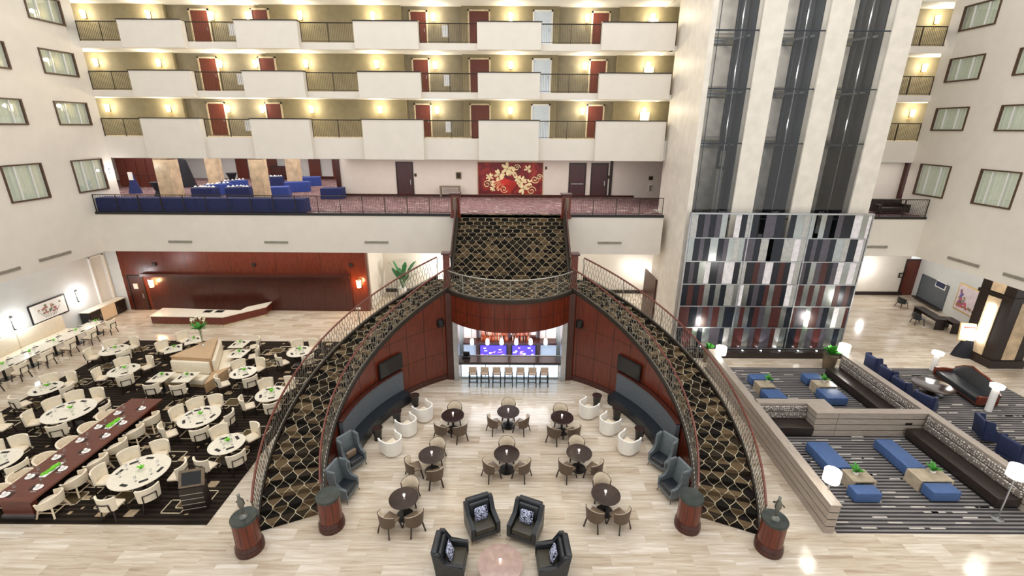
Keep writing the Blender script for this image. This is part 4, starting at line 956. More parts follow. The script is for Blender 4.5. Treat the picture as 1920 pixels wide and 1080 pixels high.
# table things
def round_table(loc, r, label, top='stone_top', leg='espresso', h=.75, group=None, name='round_table'):
    o = thing(name, label, 'table', loc, 0, group)
    MB().lathe([(r-.03, h-.035), (r, h-.025), (r, h-.008), (r-.012, h)], 36).obj('tabletop', top, o)
    MB().lathe([(.05, .05), (.05, h-.1), (.2, h-.036)], 14).obj('pedestal', leg, o); MB().lathe([(min(.34, r*.6), 0), (min(.33, r*.6), .02), (.06, .06)], 20).obj('base', leg, o); return o
def square_table(loc, sx, sy, label, rz=0, h=.75, group=None, top='stone_top'):
    o = thing('square_table', label, 'table', loc, rz, group)
    MB().box(-sx/2, sx/2, -sy/2, sy/2, h-.035, h, .008, 1).obj('tabletop', top, o); MB().box(-.04, .04, -.04, .04, .03, h-.036).obj('pedestal', 'black', o); MB().box(-.25, .25, -.25, .25, 0, .03).obj('base', 'black', o); return o
def centerpiece():
    o = thing('table_plant', '', 'plant', group='table plants'); MB().lathe([(.035, 0), (.05, .02), (.05, .07)], 10).obj('pot', 'china', o)
    m = MB()
    for j in range(9): a = j*2.4; m.leaf((0, 0, .06), (.13*cos(a), .13*sin(a), .12+.03*(j % 3)), .06)
    m.obj('leaves', 'lime', o); return o
def wineglass():
    o = MB().lathe([(.035, 0), (.006, .01), (.006, .09), (.035, .12), (.042, .17), (.036, .21)], 10).obj('wine_glass', 'ware'); return tag(o, '', 'glass', 'glasses')
def napkin():
    o = MB().box(-.05, .05, -.13, .13, 0, .018, .006, 1).obj('menu_card', 'napkin'); return tag(o, '', 'menu', 'menus')
KP, KW, KM = Kit(centerpiece()), Kit(wineglass()), Kit(napkin())
def dress(c, r, angs, tx, h=.75, plant=True):
    if plant: KP.put((c[0]+.02, c[1]+.06, h), rr.random()*6, 'small green table plant on '+tx, 'table plants')
    for i, a in enumerate(angs):
        KM.put((c[0]+(r-.24)*cos(a), c[1]+(r-.24)*sin(a), h), a+pi/2+1.4, 'dark menu card laid on '+tx, 'menu cards on '+tx)
        KW.put((c[0]+(r-.38)*cos(a+.5), c[1]+(r-.38)*sin(a+.5), h), 0, 'clear wine glass on '+tx, 'glasses on '+tx)
WH = {0: 'right', 1: 'far right', 2: 'far', 3: 'far left', 4: 'left', 5: 'near left', 6: 'near', 7: 'near right'}
def where(a): return WH[int(round((a % (2*pi))/(pi/4))) % 8]
def set_table(px, py, wpx, chairs, tx, kit=KD, desc='cream chair', dist=.30, mk=round_table, **k):
    c = P(px, py, .75); r = wpx/2*dep(px, py, .75)/FL
    mk((c.x, c.y, .012), r, k.get('label', 'round ivory dining table '+tx), group='round dining tables'); angs = []; seen = {}
    for cx_, cy_ in chairs:
        q = P(cx_, cy_, .5); a = atan2(q.y-c.y, q.x-c.x); angs.append(a)
    angs.sort(); ms = min(.66/(r+dist), 2*pi/len(angs))
    for _ in range(60):
        for i in range(len(angs)):
            j = (i+1) % len(angs); d_ = (angs[j]-angs[i]) % (2*pi)
            if len(angs) > 1 and d_ < ms: angs[i] -= (ms-d_)*.5; angs[j] += (ms-d_)*.5
    for a in angs:
        n = where(a); seen[n] = seen.get(n, 0)+1; nm = 'at the '+n if seen[n] == 1 else 'second at the '+n
        kit.put((c.x+(r+dist)*cos(a), c.y+(r+dist)*sin(a), .012), a-pi/2, desc+' %s of round table %s' % (nm, tx), 'dining chairs')
    dress((c.x, c.y), r, angs, 'the round table '+tx, .762)
DT = [
 (232, 694, 50, [(230, 676), (272, 688), (192, 707), (237, 717)], 'left of the island'),
 (214, 656, 46, [(182, 668), (248, 649), (225, 668), (205, 640)], 'by the far left carpet corner'),
 (86, 728, 50, [(52, 752), (118, 738), (132, 716), (99, 706)], 'on the left carpet edge'),
 (130, 770, 80, [(145, 739), (186, 745), (186, 775), (120, 799), (72, 789), (88, 758)], 'left of the communal table'),
 (-10, 866, 76, [(33, 836), (24, 884), (2, 828), (-20, 900)], 'cut by the left photo edge'),
 (374, 781, 70, [(364, 752), (408, 757), (328, 780), (334, 806), (377, 818), (414, 790)], 'right of the communal table end'),
 (425, 832, 62, [(408, 808), (464, 822), (440, 860), (394, 868)], 'nearest the left stair'),
 (262, 884, 96, [(238, 852), (305, 844), (324, 890), (278, 926), (220, 936), (192, 898)], 'nearest the host kiosk'),
 (456, 698, 46, [(444, 682), (488, 688), (468, 718), (430, 715)], 'right of the island'),
 (508, 738, 54, [(496, 719), (541, 726), (511, 763), (475, 757)], 'nearest the stair rail'),
 (561, 659, 44, [(556, 643), (592, 648), (538, 676), (577, 678)], 'farthest back beside the stair')]
for a in DT: set_table(*a)
q = P(2, 800, .5); KD.put((q.x, q.y, .012), R(95), 'lone cream dining chair cut by the left photo edge above the cut table', 'dining chairs')
# red communal table with barrel chairs
c0, c1, c2 = P(249, 746, .78), P(301, 748, .78), P(62, 941, .78)
lx, rx = (c0.x-.1), (c1.x+c2.x)/2; wd = rx-c0.x; y0, y1 = c2.y, c1.y
o = thing('communal_table', 'long red brown communal dining table running into the carpet', 'table', ((c0.x+rx)/2, y0, .012))
MB().box(-wd/2, wd/2, 0, y1-y0, .70, .78, .006, 1).obj('tabletop', 'table_wood', o)
MB().box(-wd/2+.2, wd/2-.2, .12, .34, .1, .70).obj('pedestal', 'table_wood', o); MB().box(-wd/2+.2, wd/2-.2, y1-y0-.5, y1-y0-.2, .1, .70).obj('pedestal', 'table_wood', o); MB().box(-wd/2+.15, wd/2-.15, .06, .4, 0, .1).box(-wd/2+.15, wd/2-.15, y1-y0-.55, y1-y0-.15, 0, .1).obj('plinth', 'steel', o)
mid = (c0.x+rx)/2
Rr = [(276, 783), (246, 807), (216, 834), (182, 864), (143, 897), (98, 934)]; Ll = [(204, 777), (170, 800), (133, 828), (95, 858), (49, 891), (8, 920)]
for i, (px, py) in enumerate(Rr):
    q = P(px, py, .6); KB.put((rx+.22, q.y, .012), pi/2*-1, 'cream barrel chair on the right side of the communal table, %s from the far end' % ORD[i], 'communal table chairs')
for i, (px, py) in enumerate(Ll):
    q = P(px, py, .7); KB.put((c0.x-.22, q.y, .012), pi/2, 'cream barrel chair on the left side of the communal table, %s from the far end' % ORD[i], 'communal table chairs')
def setting():
    o = thing('place_setting', '', 'place setting', group='place settings'); MB().lathe([(.06, 0), (.13, .008), (.135, .014)], 18).obj('plate', 'china', o)
    MB().ball(.07, (.0, .0, .07), (1, .8, 1)).obj('cup', 'china', o); MB().box(-.20, -.17, -.1, .1, .0, .008).obj('cutlery', 'steel', o); MB().box(-.11, .11, .15, .24, 0, .01).obj('cloth', 'napkin', o); return o
KS2 = Kit(setting())
Rs = [(272, 766), (237, 793), (208, 817), (167, 846), (125, 879), (81, 914)]; Ls = [(221, 775), (186, 801), (151, 826), (110, 858), (62, 894), (10, 928)]
for i, (px, py) in enumerate(Rs): q = P(px, py, .8); KS2.put((rx-.32, q.y, .792), pi/2, 'white place setting on the right side of the communal table, %s from the far end' % ORD[i], 'place settings'); KW.put((rx-.42, q.y+.22, .792), 0, 'clear wine glass on the right side of the communal table', 'glasses on the right of the communal table')
for i, (px, py) in enumerate(Ls): q = P(px, py, .8); KS2.put((c0.x+.3, q.y, .792), -pi/2, 'white place setting on the left side of the communal table, %s from the far end' % ORD[i], 'place settings'); KW.put((c0.x+.42, q.y+.22, .792), 0, 'clear wine glass on the left side of the communal table', 'glasses on the left of the communal table')
for px, py, nm in ((215, 792, 'far'), (98, 879, 'near')):
    q = P(px, py, .86); o = thing('moss_planter', 'long white tray of bright green moss on the communal table, %s one' % nm, 'plant', (mid+.05, q.y, .792)); MB().box(-.11, .11, -.36, .36, 0, .05, .015, 2).obj('tray', 'china', o)
    m = MB()
    for j in range(26): m.ball(rr.uniform(.05, .075), (rr.uniform(-.07, .07), rr.uniform(-.3, .3), .07), (1, 1, .7), 1)
    m.obj('moss', 'lime', o)
# host kiosk with screen
q = P(368, 960, 0); o = thing('host_kiosk', 'dark slatted host kiosk with a tilted screen', 'kiosk', (q.x, q.y, .012), R(14))
m = MB().box(-.34, .34, -.02, .4, .0, .95); m.obj('body', 'espresso', o)
m = MB()
for j in range(4): m.box(-.345, .345, -.03, -.02, .16+.2*j, .18+.2*j)
m.obj('trim_strip', 'vent', o)
tl = Matrix.Translation((0, .12, .95)) @ Matrix.Rotation(R(-28), 4, 'X')
MB().box(-.38, .38, -.04, .04, 0, .56, mx=tl).obj('frame', 'pot', o); MB().box(-.29, .29, -.05, -.04, .07, .49, mx=tl).obj('screen', 'screen', o)
# long bench with tables along the left wall
cp_ = [(197, 612), (164, 632), (129, 651), (90, 673), (43, 696), (-6, 722)]
cq = [P(x, y, .5) for x, y in cp_]; bx = sum(q.x for q in cq)/6
ya, yb = cq[0].y, cq[5].y
for i in range(6): cq[i].y = ya+(yb-ya)*i/5
o = thing('long_banquette', 'long ivory upholstered bench along the left wall', 'bench', (-27.88, 12, 0)); by1 = P(158, 628, 0).y-12
MB().box(.1, .75, 0, by1, .0, .18).obj('plinth', 'espresso', o)
for j in range(5):
    a, b = by1*j/5, by1*(j+1)/5
    MB().box(.08, .78, a+.01, b-.01, .18, .47, .03, 2).obj('seat', 'cream_light', o); MB().box(.0, .2, a+.01, b-.01, .47, 1.35, .03, 2).obj('backrest', 'cream_light', o)
for i, q in enumerate(cq):
    tn = '%s of the long bench row from the far end' % ORD[i]
    square_table((bx-.95, q.y, 0), .95, (cq[0].y-cq[5].y)/10-.02, 'ivory square table, '+tn, 0, group='bench row tables')
    KD.put((bx-.1, q.y, 0), -pi/2, 'cream dining chair facing the long wall bench, %s from the far end' % ORD[i], 'dining chairs')
    dress((bx-.95, q.y), .62, (R(20), R(160)), 'the bench row table, '+ORD[i]+' from the far end')
    if i < 5:
        y_ = (q.y+cq[i+1].y)/2; square_table((bx-.95, y_, 0), .95, (cq[0].y-cq[5].y)/10-.02, 'ivory square infill table after the %s bench table from the far end' % ORD[i], 0, group='bench row tables'); dress((bx-.95, y_), .62, (R(170),), 'the infill bench table after the %s from the far end' % ORD[i], plant=False)
# wall lamps and art on the left wall
for i, (px, py) in enumerate(((27, 606), (147, 555))):
    q = PX(px, py, -27.8); o = thing('wall_sconce', 'white glowing sconce on the left wall %s the floral picture' % ('before', 'beyond')[i], 'wall lamp', (-27.89, q.y, q.z), pi/2, 'left wall sconces')
    MB().box(-.06, .06, -.05, 0, -.4, .4).obj('backplate', 'dark_rail', o); MB().lathe([(.06, -.3), (.1, .3)], 10, (0, -.12, 0)).obj('lamp_shade', 'cool_lamp', o); point('sconce_light', (-27.3, q.y, q.z), 42, (.95, .98, 1), .12)
a, b = PX(64, 610, -27.8), PX(122, 553, -27.8); w_, h_ = abs(b.y-a.y), .0
z0, z1 = PX(72, 608, -27.8).z, PX(62, 572, -27.8).z
o = thing('floral_picture', 'framed floral sketch on the left wall above the bench', 'picture', (-27.88, (a.y+b.y)/2, z0), pi/2); hh = abs(z1-z0)
MB().box(-w_/2, w_/2, -.04, 0, 0, hh).box(-w_/2+.09, w_/2-.09, -.03, 0, .09, hh-.09).obj('frame', 'black', o); MB().box(-w_/2+.08, w_/2-.08, -.05, -.04, .08, hh-.08).obj('canvas', 'china', o)
m = MB()
for j in range(34):
    x, z = rr.gauss(0, w_*.16), hh*.55+rr.gauss(0, hh*.12); m.m(rr.choice([0, 1, 2])); r = rr.uniform(.04, .1)
    m.face([(x+r*cos(2*pi*k/7), -.053-.0003*j, z+r*.8*sin(2*pi*k/7)) for k in range(7)])
for j in range(7): x = (j-3)*.22; m.m(3).tube([(x, -.056, hh*.55), (x*.4, -.056, hh*.15)], .008, 3)
m.obj('flower_sketch', [flat('tan_ink', (176, 140, 110)), flat('sage_ink', (120, 128, 100)), flat('rose_ink', (170, 110, 106)), 'espresso'], o, norm=False)
# credenza in the far left corner
a, b = P(174, 604, 0), P(246, 575, 0)
o = thing('credenza', 'dark credenza with tan middle panel and pale top in the far left corner', 'cabinet', (-27.5, 28.05, 0), pi/2); wd = 2.8
MB().box(-wd/2, wd/2, -.3, .3, .05, .95).obj('body', 'black', o); MB().box(-wd/2-.03, wd/2+.03, -.33, .33, .95, 1.0).obj('top', 'stone_top', o); MB().box(-.55, .55, -.32, -.3, .05, .95).obj('middle_panel', 'pale_wood', o)
for s_ in (-1, 1): dd = MB().box(*sorted((s_*.58, s_*1.36)), -.315, -.3, .12, .9).obj('door', 'espresso', o); MB().box(*sorted((s_*.64, s_*.67)), -.335, -.315, .4, .6).obj('handle', 'steel', dd)
q = PX(205, 520, -27.9); struct(MB().box(-27.9, -27.8, q.y-1.2, q.y-1.12, .0, 4.2).box(-27.9, -27.8, BW-.3, BW-.2, 0, 4.2).box(-27.9, -27.8, q.y-1.2, BW-.2, 4.12, 4.2).obj('trim_10', 'white'))
# host desk with angled counter
pts = [P(287, 611, 0), P(421, 613, 0), P(501, 593, 0)]
o = thing('buffet_counter', 'angled buffet counter with cherry front and ivory stone top', 'counter'); zt = .72
F = [(p.x, p.y) for p in pts]; Bk = [(F[0][0]-.1, F[0][1]+1.35), (F[1][0]+.5, F[1][1]+1.1), (F[1][0]+.6, F[1][1]+1.7), (F[2][0]-.1, F[2][1]+.95)]
poly = [F[0], F[1], F[2], Bk[3], Bk[2], Bk[1], Bk[0]]
ins = lambda p, k: [(x+(sum(q[0] for q in p)/len(p)-x)*k, y+(sum(q[1] for q in p)/len(p)-y)*k) for x, y in p]
MB().prism(ins(poly, .03), 0, .16).obj('plinth', 'line_patch', o); MB().prism(poly, .16, zt-.06).obj('front_panel', 'cherry', o); MB().prism(ins(poly, -.02), zt-.06, zt).obj('counter_top', 'stone_top', o)
for px, py, nm in ((390, 584, 'left'), (412, 584, 'right')):
    q = P(px, py, zt); o = thing('counter_tray', 'small black tray on the buffet counter, %s one' % nm, 'tray', (q.x, q.y, zt)); MB().box(-.26, .26, -.18, .18, 0, .02, .005, 1).obj('tray', 'black', o); MB().box(-.2, .2, -.12, .12, .02, .026).obj('inset', 'screen', o)
# wooden island with benches, vase of lilies
zi = 1.3
A, B_, Cc = P(320, 668, zi), P(407, 632, zi), P(394, 672, zi)
o = thing('island_partition', 'triangular tan wooden island with ivory benches in the dining carpet', 'seating island', (0, 0, .012))
MB().prism([(A.x, A.y), (Cc.x, Cc.y), (B_.x, B_.y)], 0, zi-.05).obj('body', 'tan_wood', o); MB().prism(ins([(A.x, A.y), (Cc.x, Cc.y), (B_.x, B_.y)], -.04), zi-.05, zi).obj('top', 'tan_wood', o)
# southern bench along A-C, eastern bench along C-B
def bench_along(p, q, depth, side_m, par, hb=1.12):
    p, q = Vector((p.x, p.y)), Vector((q.x, q.y)); L = (q-p).length; an = atan2(q.y-p.y, q.x-p.x); mx = Matrix.Translation((p.x, p.y, 0)) @ Matrix.Rotation(an, 4, 'Z')
    MB().box(.05, L-.05, -depth, -.16, .16, .46, .04, 3, mx).obj('seat', 'cream_light', par); MB().box(.05, L-.05, -.18, -.005, .46, hb, .04, 3, mx).obj('backrest', 'cream_light', par); MB().box(.05, L-.05, -depth+.06, -.02, 0, .16, mx=mx).obj('plinth', 'tan_wood', par)
bench_along(A, Cc, .72, 'cream_light', o); bench_along(Cc, B_, .72, 'cream_light', o)
E1, E2 = P(383, 722, .5), P(433, 688, .5)
MB().prism([(Cc.x-.05, Cc.y-.02), (E1.x, E1.y), (E2.x, E2.y), (Cc.x+.1, Cc.y+.1)], 0, .52).obj('wedge', 'tan_wood', o)
q = P(381, 647, zi); o = thing('lily_vase', 'tall glass vase of white lilies on the wooden island', 'vase', (q.x, q.y, zi+.012))
MB().lathe([(.1, 0), (.03, .03), (.025, .1), (.09, .95)], 14).obj('vase', 'ware', o)
m = MB()
for j in range(9): a = j*2.4; m.tube([(0, 0, .1), (.02*cos(a), .02*sin(a), .9), (.3*cos(a), .3*sin(a), 1.3+.1*(j % 3))], .01, 4)
for j in range(22): a = j*2.4; m.leaf((.03*cos(a), .03*sin(a), .9), (.42*cos(a), .42*sin(a), .95+.3*rr.random()), .14)
m.obj('foliage', 'leaf', o)
for j in range(9): a = j*2.4; MB().lathe([(.012, 0), (.03, .1), (.075, .17)], 8, (.3*cos(a), .3*sin(a), 1.28+.1*(j % 3))).obj('lily', 'petal', o)
def sq(px, py, tx, ch, rz=0):
    c = P(px, py, .75); square_table((c.x, c.y, .012), .82, .95, 'ivory square table '+tx, rz, group='island tables')
    for cx_, cy_, t2 in ch:
        q = P(cx_, cy_, .5); KD.put((q.x, q.y, .012), face_to((q.x, q.y), (c.x, c.y)), 'cream dining chair '+t2, 'dining chairs')
    dress((c.x, c.y), .5, (R(60), R(200)), 'the square table '+tx, .762)
sq(449, 645, 'by the eastern island bench, farther one', [(478, 648, 'at the farther square table by the eastern island bench')])
sq(447, 663, 'by the eastern island bench, nearer one', [(476, 666, 'at the nearer square table by the eastern island bench')])
sq(302, 707, 'by the southern island bench, left one', [(289, 732, 'at the left square table by the southern island bench')])
sq(349, 707, 'by the southern island bench, right one', [(338, 733, 'at the right square table by the southern island bench')])
sq(325, 654, 'behind the wooden island, nearer one', [(308, 655, 'at the nearer square table behind the wooden island')], .6)
sq(362, 638, 'behind the wooden island, farther one', [(345, 637, 'at the farther square table behind the wooden island')], .6)

# ------------------------------------------------------------------ lobby centre
BT = [(849, 778, (235, 300, 90)), (953, 771, (213, 327, 90)), (1054, 782, (238, 305, 90)), (809, 852, (205, 288, 80)), (950, 850, (214, 327, 90)), (1086, 848, (222, 318, 90)), (757, 933, (238, 308, 85)), (1136, 926, (232, 302, 90))]
BN = ['left of the back row', 'middle of the back row', 'right of the back row', 'left of the middle row', 'middle of the middle row', 'right of the middle row', 'left of the front row', 'right of the front row']
for (px, py, an_), nm in zip(BT, BN):
    c = P(px, py, .76); round_table((c.x, c.y, 0), .49, 'small dark round bistro table, '+nm, 'dark_top', 'black', .76, 'bistro tables', 'bistro_table')
    for a, wn in zip(an_, ('left', 'right', 'far')):
        d = .70 if wn != 'far' else .62; a = R(a); KC.put((c.x+d*cos(a), c.y+d*sin(a), 0), a-pi/2, 'brown bistro chair, %s side of the bistro table, %s' % (wn, nm), 'bistro chairs')
    o = thing('votive_candle', 'glowing votive candle on the bistro table, '+nm, 'candle', (c.x, c.y+.05, .76), 0, 'votive candles'); MB().lathe([(.03, 0), (.045, .09)], 10).obj('cup', 'ware', o); MB().lathe([(.022, .005), (.026, .085)], 8).obj('flame', 'flame', o)
for (px, py), nm in zip(((791, 768), (760, 794), (731, 829), (1106, 763), (1145, 792), (1181, 827)), ('left bench, farthest', 'left bench, middle', 'left bench, nearest', 'right bench, farthest', 'right bench, middle', 'right bench, nearest')):
    q = P(px, py, .4); d = Vector((-.75 if q.x < 0 else .75, .66, 0)); q = q-d*.16; KT.put((q.x, q.y, 0), face_to((0, 0), (d.x, d.y)), 'white tub chair turned to the %s' % nm, 'tub chairs')
for (px, py), nm in zip(((778, 750), (744, 780), (708, 812), (1119, 750), (1157, 775), (1199, 813)), ('left bench, farthest', 'left bench, middle', 'left bench, nearest', 'right bench, farthest', 'right bench, middle', 'right bench, nearest')):
    q = P(px, py, .3); o = thing('drum_side_table', 'small black tapered side table before the %s' % nm, 'side table', (q.x, q.y, 0), 0, 'black side tables'); MB().lathe([(.14, .03), (.2, .5), (.22, .54)], 16).obj('body', 'black', o); MB().lathe([(.22, .54), (.23, .56), (.02, .565)], 16).obj('tabletop', 'dark_top', o); MB().lathe([(.16, 0), (.15, .03)], 16).obj('base', 'black', o)
for s_, nm in ((1, 'left'), (-1, 'right')):
    a0, a1 = (R(141), R(178)) if s_ > 0 else (R(2), R(39)); r1 = RI-.2
    o = thing('curved_banquette', 'curved slate grey banquette against the cherry stair wall, on the %s' % nm, 'bench')
    MB().arc(r1-.66, r1, a0, a1, 0, .14, 24, SC).obj('plinth', 'espresso', o); MB().arc(r1-.72, r1, a0, a1, .14, .5, 28, SC).obj('seat', 'seat_black', o); MB().arc(r1-.16, r1, a0, a1, .5, 1.5, 28, SC).obj('backrest', 'slate', o); MB().arc(r1-.18, r1+.01, a0-.005, a1+.005, 1.5, 1.55, 28, SC).obj('cap', 'cherry_dark', o)
for px, py, fx, fy, nm in ((660, 855, 1, -.75, 'beside the left curved bench, farther one'), (644, 909, 1, -.25, 'beside the left curved bench, nearer one'), (1242, 856, -1, -.75, 'beside the right curved bench, farther one'), (1262, 908, -1, -.35, 'beside the right curved bench, nearer one')):
    q = P(px, py, .45); KG.put((q.x, q.y, 0), face_to((0, 0), (fx, fy)), 'blue grey leather wing chair '+nm, 'grey wing chairs')
q = P(657, 851, .6); o = MB().box(-.22, .22, -.07, .07, -.15, .15, .06, 3).obj('lumbar_cushion', 'taupe_seat', None, (q.x+.02, q.y+.02, .6), face_to((0, 0), (1, -.75))); tag(o, 'taupe lumbar cushion on the farther left wing chair', 'cushion')
q = P(938, 1056, .46)
o = thing('coffee_table', 'round rosy stone coffee table between the four black club chairs', 'table', (q.x, q.y, 0)); MB().lathe([(.62, .40), (.66, .42), (.66, .45), (.64, .46)], 40).obj('tabletop', 'pink_top', o); MB().lathe([(.3, 0), (.28, .05), (.1, .1), (.1, .36), (.4, .40)], 24).obj('pedestal', 'espresso', o)
o = thing('votive_candle', 'glowing votive candle on the rosy coffee table', 'candle', (q.x, q.y+.05, .46), 0, 'votive candles'); MB().lathe([(.03, 0), (.045, .09)], 10).obj('cup', 'ware', o); MB().lathe([(.022, .005), (.026, .085)], 8).obj('flame', 'flame', o)
for px, py, fx, fy, nm in ((903, 975, .42, -1, 'back left of the coffee table'), (986, 982, -.42, -1, 'back right of the coffee table'), (846, 1045, 1, -.06, 'left of the coffee table'), (1035, 1050, -1, -.06, 'right of the coffee table')):
    q = P(px, py, .42); rz = face_to((0, 0), (fx, fy)); KL.put((q.x, q.y, 0), rz, 'black leather club chair '+nm, 'black club chairs')
    m = MB(); n = 8
    def pf(u, v, s):
        x, z = (u-.5)*.46, (v-.5)*.46; k = 1-max(abs(2*u-1), abs(2*v-1))**2.5; return (x*(1-.06*(1-k)), s*.085*k, z*(1-.06*(1-k)))
    for s in (-1, 1):
        g = [[m.bm.verts.new(pf(i/n, j/n, s)) for j in range(n+1)] for i in range(n+1)]
        for i in range(n):
            for j in range(n): m.bm.faces.new((g[i][j], g[i+1][j], g[i+1][j+1], g[i][j+1]))
    bmesh.ops.remove_doubles(m.bm, verts=m.bm.verts, dist=.001); bmesh.ops.transform(m.bm, matrix=Matrix.Rotation(R(-20), 4, 'X'), verts=m.bm.verts)
    off = Vector((0, .03, .68)); off.rotate(Matrix.Rotation(rz, 3, 'Z')); o = m.obj('scroll_pillow', 'scroll', None, (q.x+off.x, q.y+off.y, off.z), rz); tag(o, 'navy and white scroll pillow on the club chair '+nm, 'pillow', 'scroll pillows')

# ------------------------------------------------------------------ lounge on the right
def low_wall(label, a, b, th, z=1.15, n=4):
    a, b = Vector(a), Vector(b); L = (b-a).length; o = thing('low_wall', label, 'low wall', (a.x, a.y, 0), atan2(b.y-a.y, b.x-a.x), 'low lounge walls')
    m = MB()
    for j in range(n): m.box(0, L, -th/2, th/2, .0+z*j/n, z*(j+1)/n-.04 if j < n-1 else z-.04)
    m.obj('plank', 'ash', o); MB().box(.02, L-.02, -th/2+.02, th/2-.02, 0, z-.05).obj('core', 'black', o); MB().box(-.02, L+.02, -th/2-.02, th/2+.02, z-.04, z, .006, 1).obj('cap', 'ash', o); return o
low_wall('long grey plank low wall between the right stair and the lounge', (10.42, 11.3), (10.95, 21.9), .32)
low_wall('long grey plank low wall with dark benches on its stair side', (17.86, 12.1), (17.86, 21.4), .3)
low_wall('short grey plank cross wall dividing the two lounge bays', (13.95, 16.35), (17.68, 16.35), .3)
low_wall('thick grey plank block of the dividing wall beside the niche', (13.0, 16.7), (13.93, 16.7), 1.0)
low_wall('thin grey plank back wall behind the niche bench', (10.86, 17.05), (12.98, 17.05), .3)
def wall_bench(label, x0, x1, y0, y1, back):
    o = thing('leather_bench', label, 'bench', ((x0+x1)/2, (y0+y1)/2, .012)); a, b = (x1-x0)/2, (y1-y0)/2
    MB().box(-a+.04, a-.02, -b+.04, b-.04, 0, .1).obj('plinth', 'black', o); MB().box(-a, a, -b, b, .1, .46, .03, 3).obj('seat', 'leather_brown', o)
    if back == 'x': m = MB().box(a-.16, a-.01, -b, b, .46, .74, .04, 3).box(a-.12, a-.01, -b, b, .76, 1.06, .04, 3)
    else: m = MB().box(-a, a, b-.16, b-.01, .46, .74, .04, 3).box(-a, a, b-.12, b-.01, .76, 1.02, .04, 3)
    m.obj('backrest', 'dots', o); return o
wall_bench('near dark leather wall bench with pebble print back', 16.85, 17.7, 12.3, 16.1, 'x')
wall_bench('far dark leather wall bench with pebble print back', 16.85, 17.7, 16.62, 21.2, 'x')
wall_bench('short dark leather bench set in the dividing wall niche', 10.98, 12.97, 16.1, 16.88, 'y')
def ott(pa, pb, tx, z=.45):
    a, b = P(*pa, z), P(*pb, z); o = thing('ottoman', 'blue leather ottoman, '+tx, 'ottoman', ((a.x+b.x)/2, (a.y+b.y)/2, .012), 0, 'blue ottomans'); w_, h_ = abs(b.x-a.x)/2, abs(b.y-a.y)/2
    MB().box(-w_, w_, -h_, h_, .05, z-.012, .025, 3).obj('cushion', 'blue', o); MB().box(-w_+.05, w_-.05, -h_+.05, h_-.05, 0, .05).obj('base', 'black', o)
def low_table(pa, pb, tx, plant):
    z = .5; a, b = P(*pa, z), P(*pb, z); o = thing('waterfall_table', 'tan stone waterfall table '+tx, 'table', ((a.x+b.x)/2, (a.y+b.y)/2, .012), 0, 'tan lounge tables'); w_, h_ = abs(b.x-a.x)/2, abs(b.y-a.y)/2
    MB().box(-w_, w_, -h_, h_, z-.07, z-.012, .006, 1).obj('tabletop', M['lt'], o); MB().box(-w_, -w_+.08, -h_, h_, 0, z-.07).obj('side_panel', M['lt'], o); MB().box(w_-.08, w_, -h_, h_, 0, z-.07).obj('side_panel', M['lt'], o)
    q = P(*plant, z); o = thing('leafy_plant', 'small leafy green plant on the tan table '+tx, 'plant', (q.x, q.y, z), 0, 'lounge table plants'); MB().lathe([(.06, 0), (.09, .05), (.09, .1)], 12).obj('pot', 'china', o); m = MB()
    for j in range(16): aa = j*2.4; r = .14+.12*(j % 3)/2; m.leaf((0, 0, .09), (r*cos(aa), r*sin(aa), .14+.06*(j % 4)), .1)
    m.obj('leaves', 'leaf', o)
M['lt'] = flat('tan_travertine', (178, 164, 142), .15, var=.08, sc=3)
ott((1512, 828), (1598, 876), 'long one nearest the stair in the near bay'); ott((1640, 823), (1738, 877), 'long one beside the near leather bench')
ott((1590, 908), (1656, 926), 'short one in front of the near left table'); ott((1730, 905), (1805, 924), 'short one in front of the near right table')
ott((1402, 701), (1449, 711), 'behind the far left table'); ott((1426, 729), (1478, 746), 'in front of the far left table'); ott((1502, 699), (1546, 710), 'behind the far right table'); ott((1530, 728), (1592, 747), 'in front of the far right table')
low_table((1578, 879), (1645, 903), 'nearest the stair in the near bay', (1604, 889)); low_table((1700, 878), (1790, 902), 'beside the near leather bench', (1748, 886)); low_table((1414, 713), (1456, 726), 'nearest the stair in the far bay', (1440, 716)); low_table((1520, 712), (1571, 725), 'beside the far leather bench', (1545, 716))
def floor_lamp(label, x, y, z, r=.27, h=.42, watt=60):
    o = thing('floor_lamp', label, 'lamp', (x, y, 0), 0, 'drum lamps'); MB().lathe([(.17, 0), (.17, .03), (.03, .05)], 18).obj('base', 'steel', o); MB().tube([(0, 0, .04), (0, 0, z)], .025, 8).obj('pole', 'steel', o)
    MB().lathe([(r*.93, z-h/2), (r, z-h/2+.01), (r, z+h/2), (r*.93, z+h/2)], 24).obj('lamp_shade', 'drum', o); point('lamp_light', (x, y, z+h), watt, (1, .95, .85), .2)
q = PY(1352, 657, 21.9); floor_lamp('drum floor lamp at the far end of the low wall beside the stair', q.x, q.y, q.z)
q = PY(1583, 653, 21.7); floor_lamp('drum floor lamp at the far end of the low wall behind the dark benches', q.x, q.y, q.z)
q = PY(1560, 892, 11.95); floor_lamp('drum floor lamp at the near end of the low wall beside the stair', q.x, q.y, q.z, .24, .4)
q = PY(1908, 885, 11.9); floor_lamp('drum floor lamp at the near end of the low wall behind the dark benches', q.x, q.y, q.z, .24, .4)
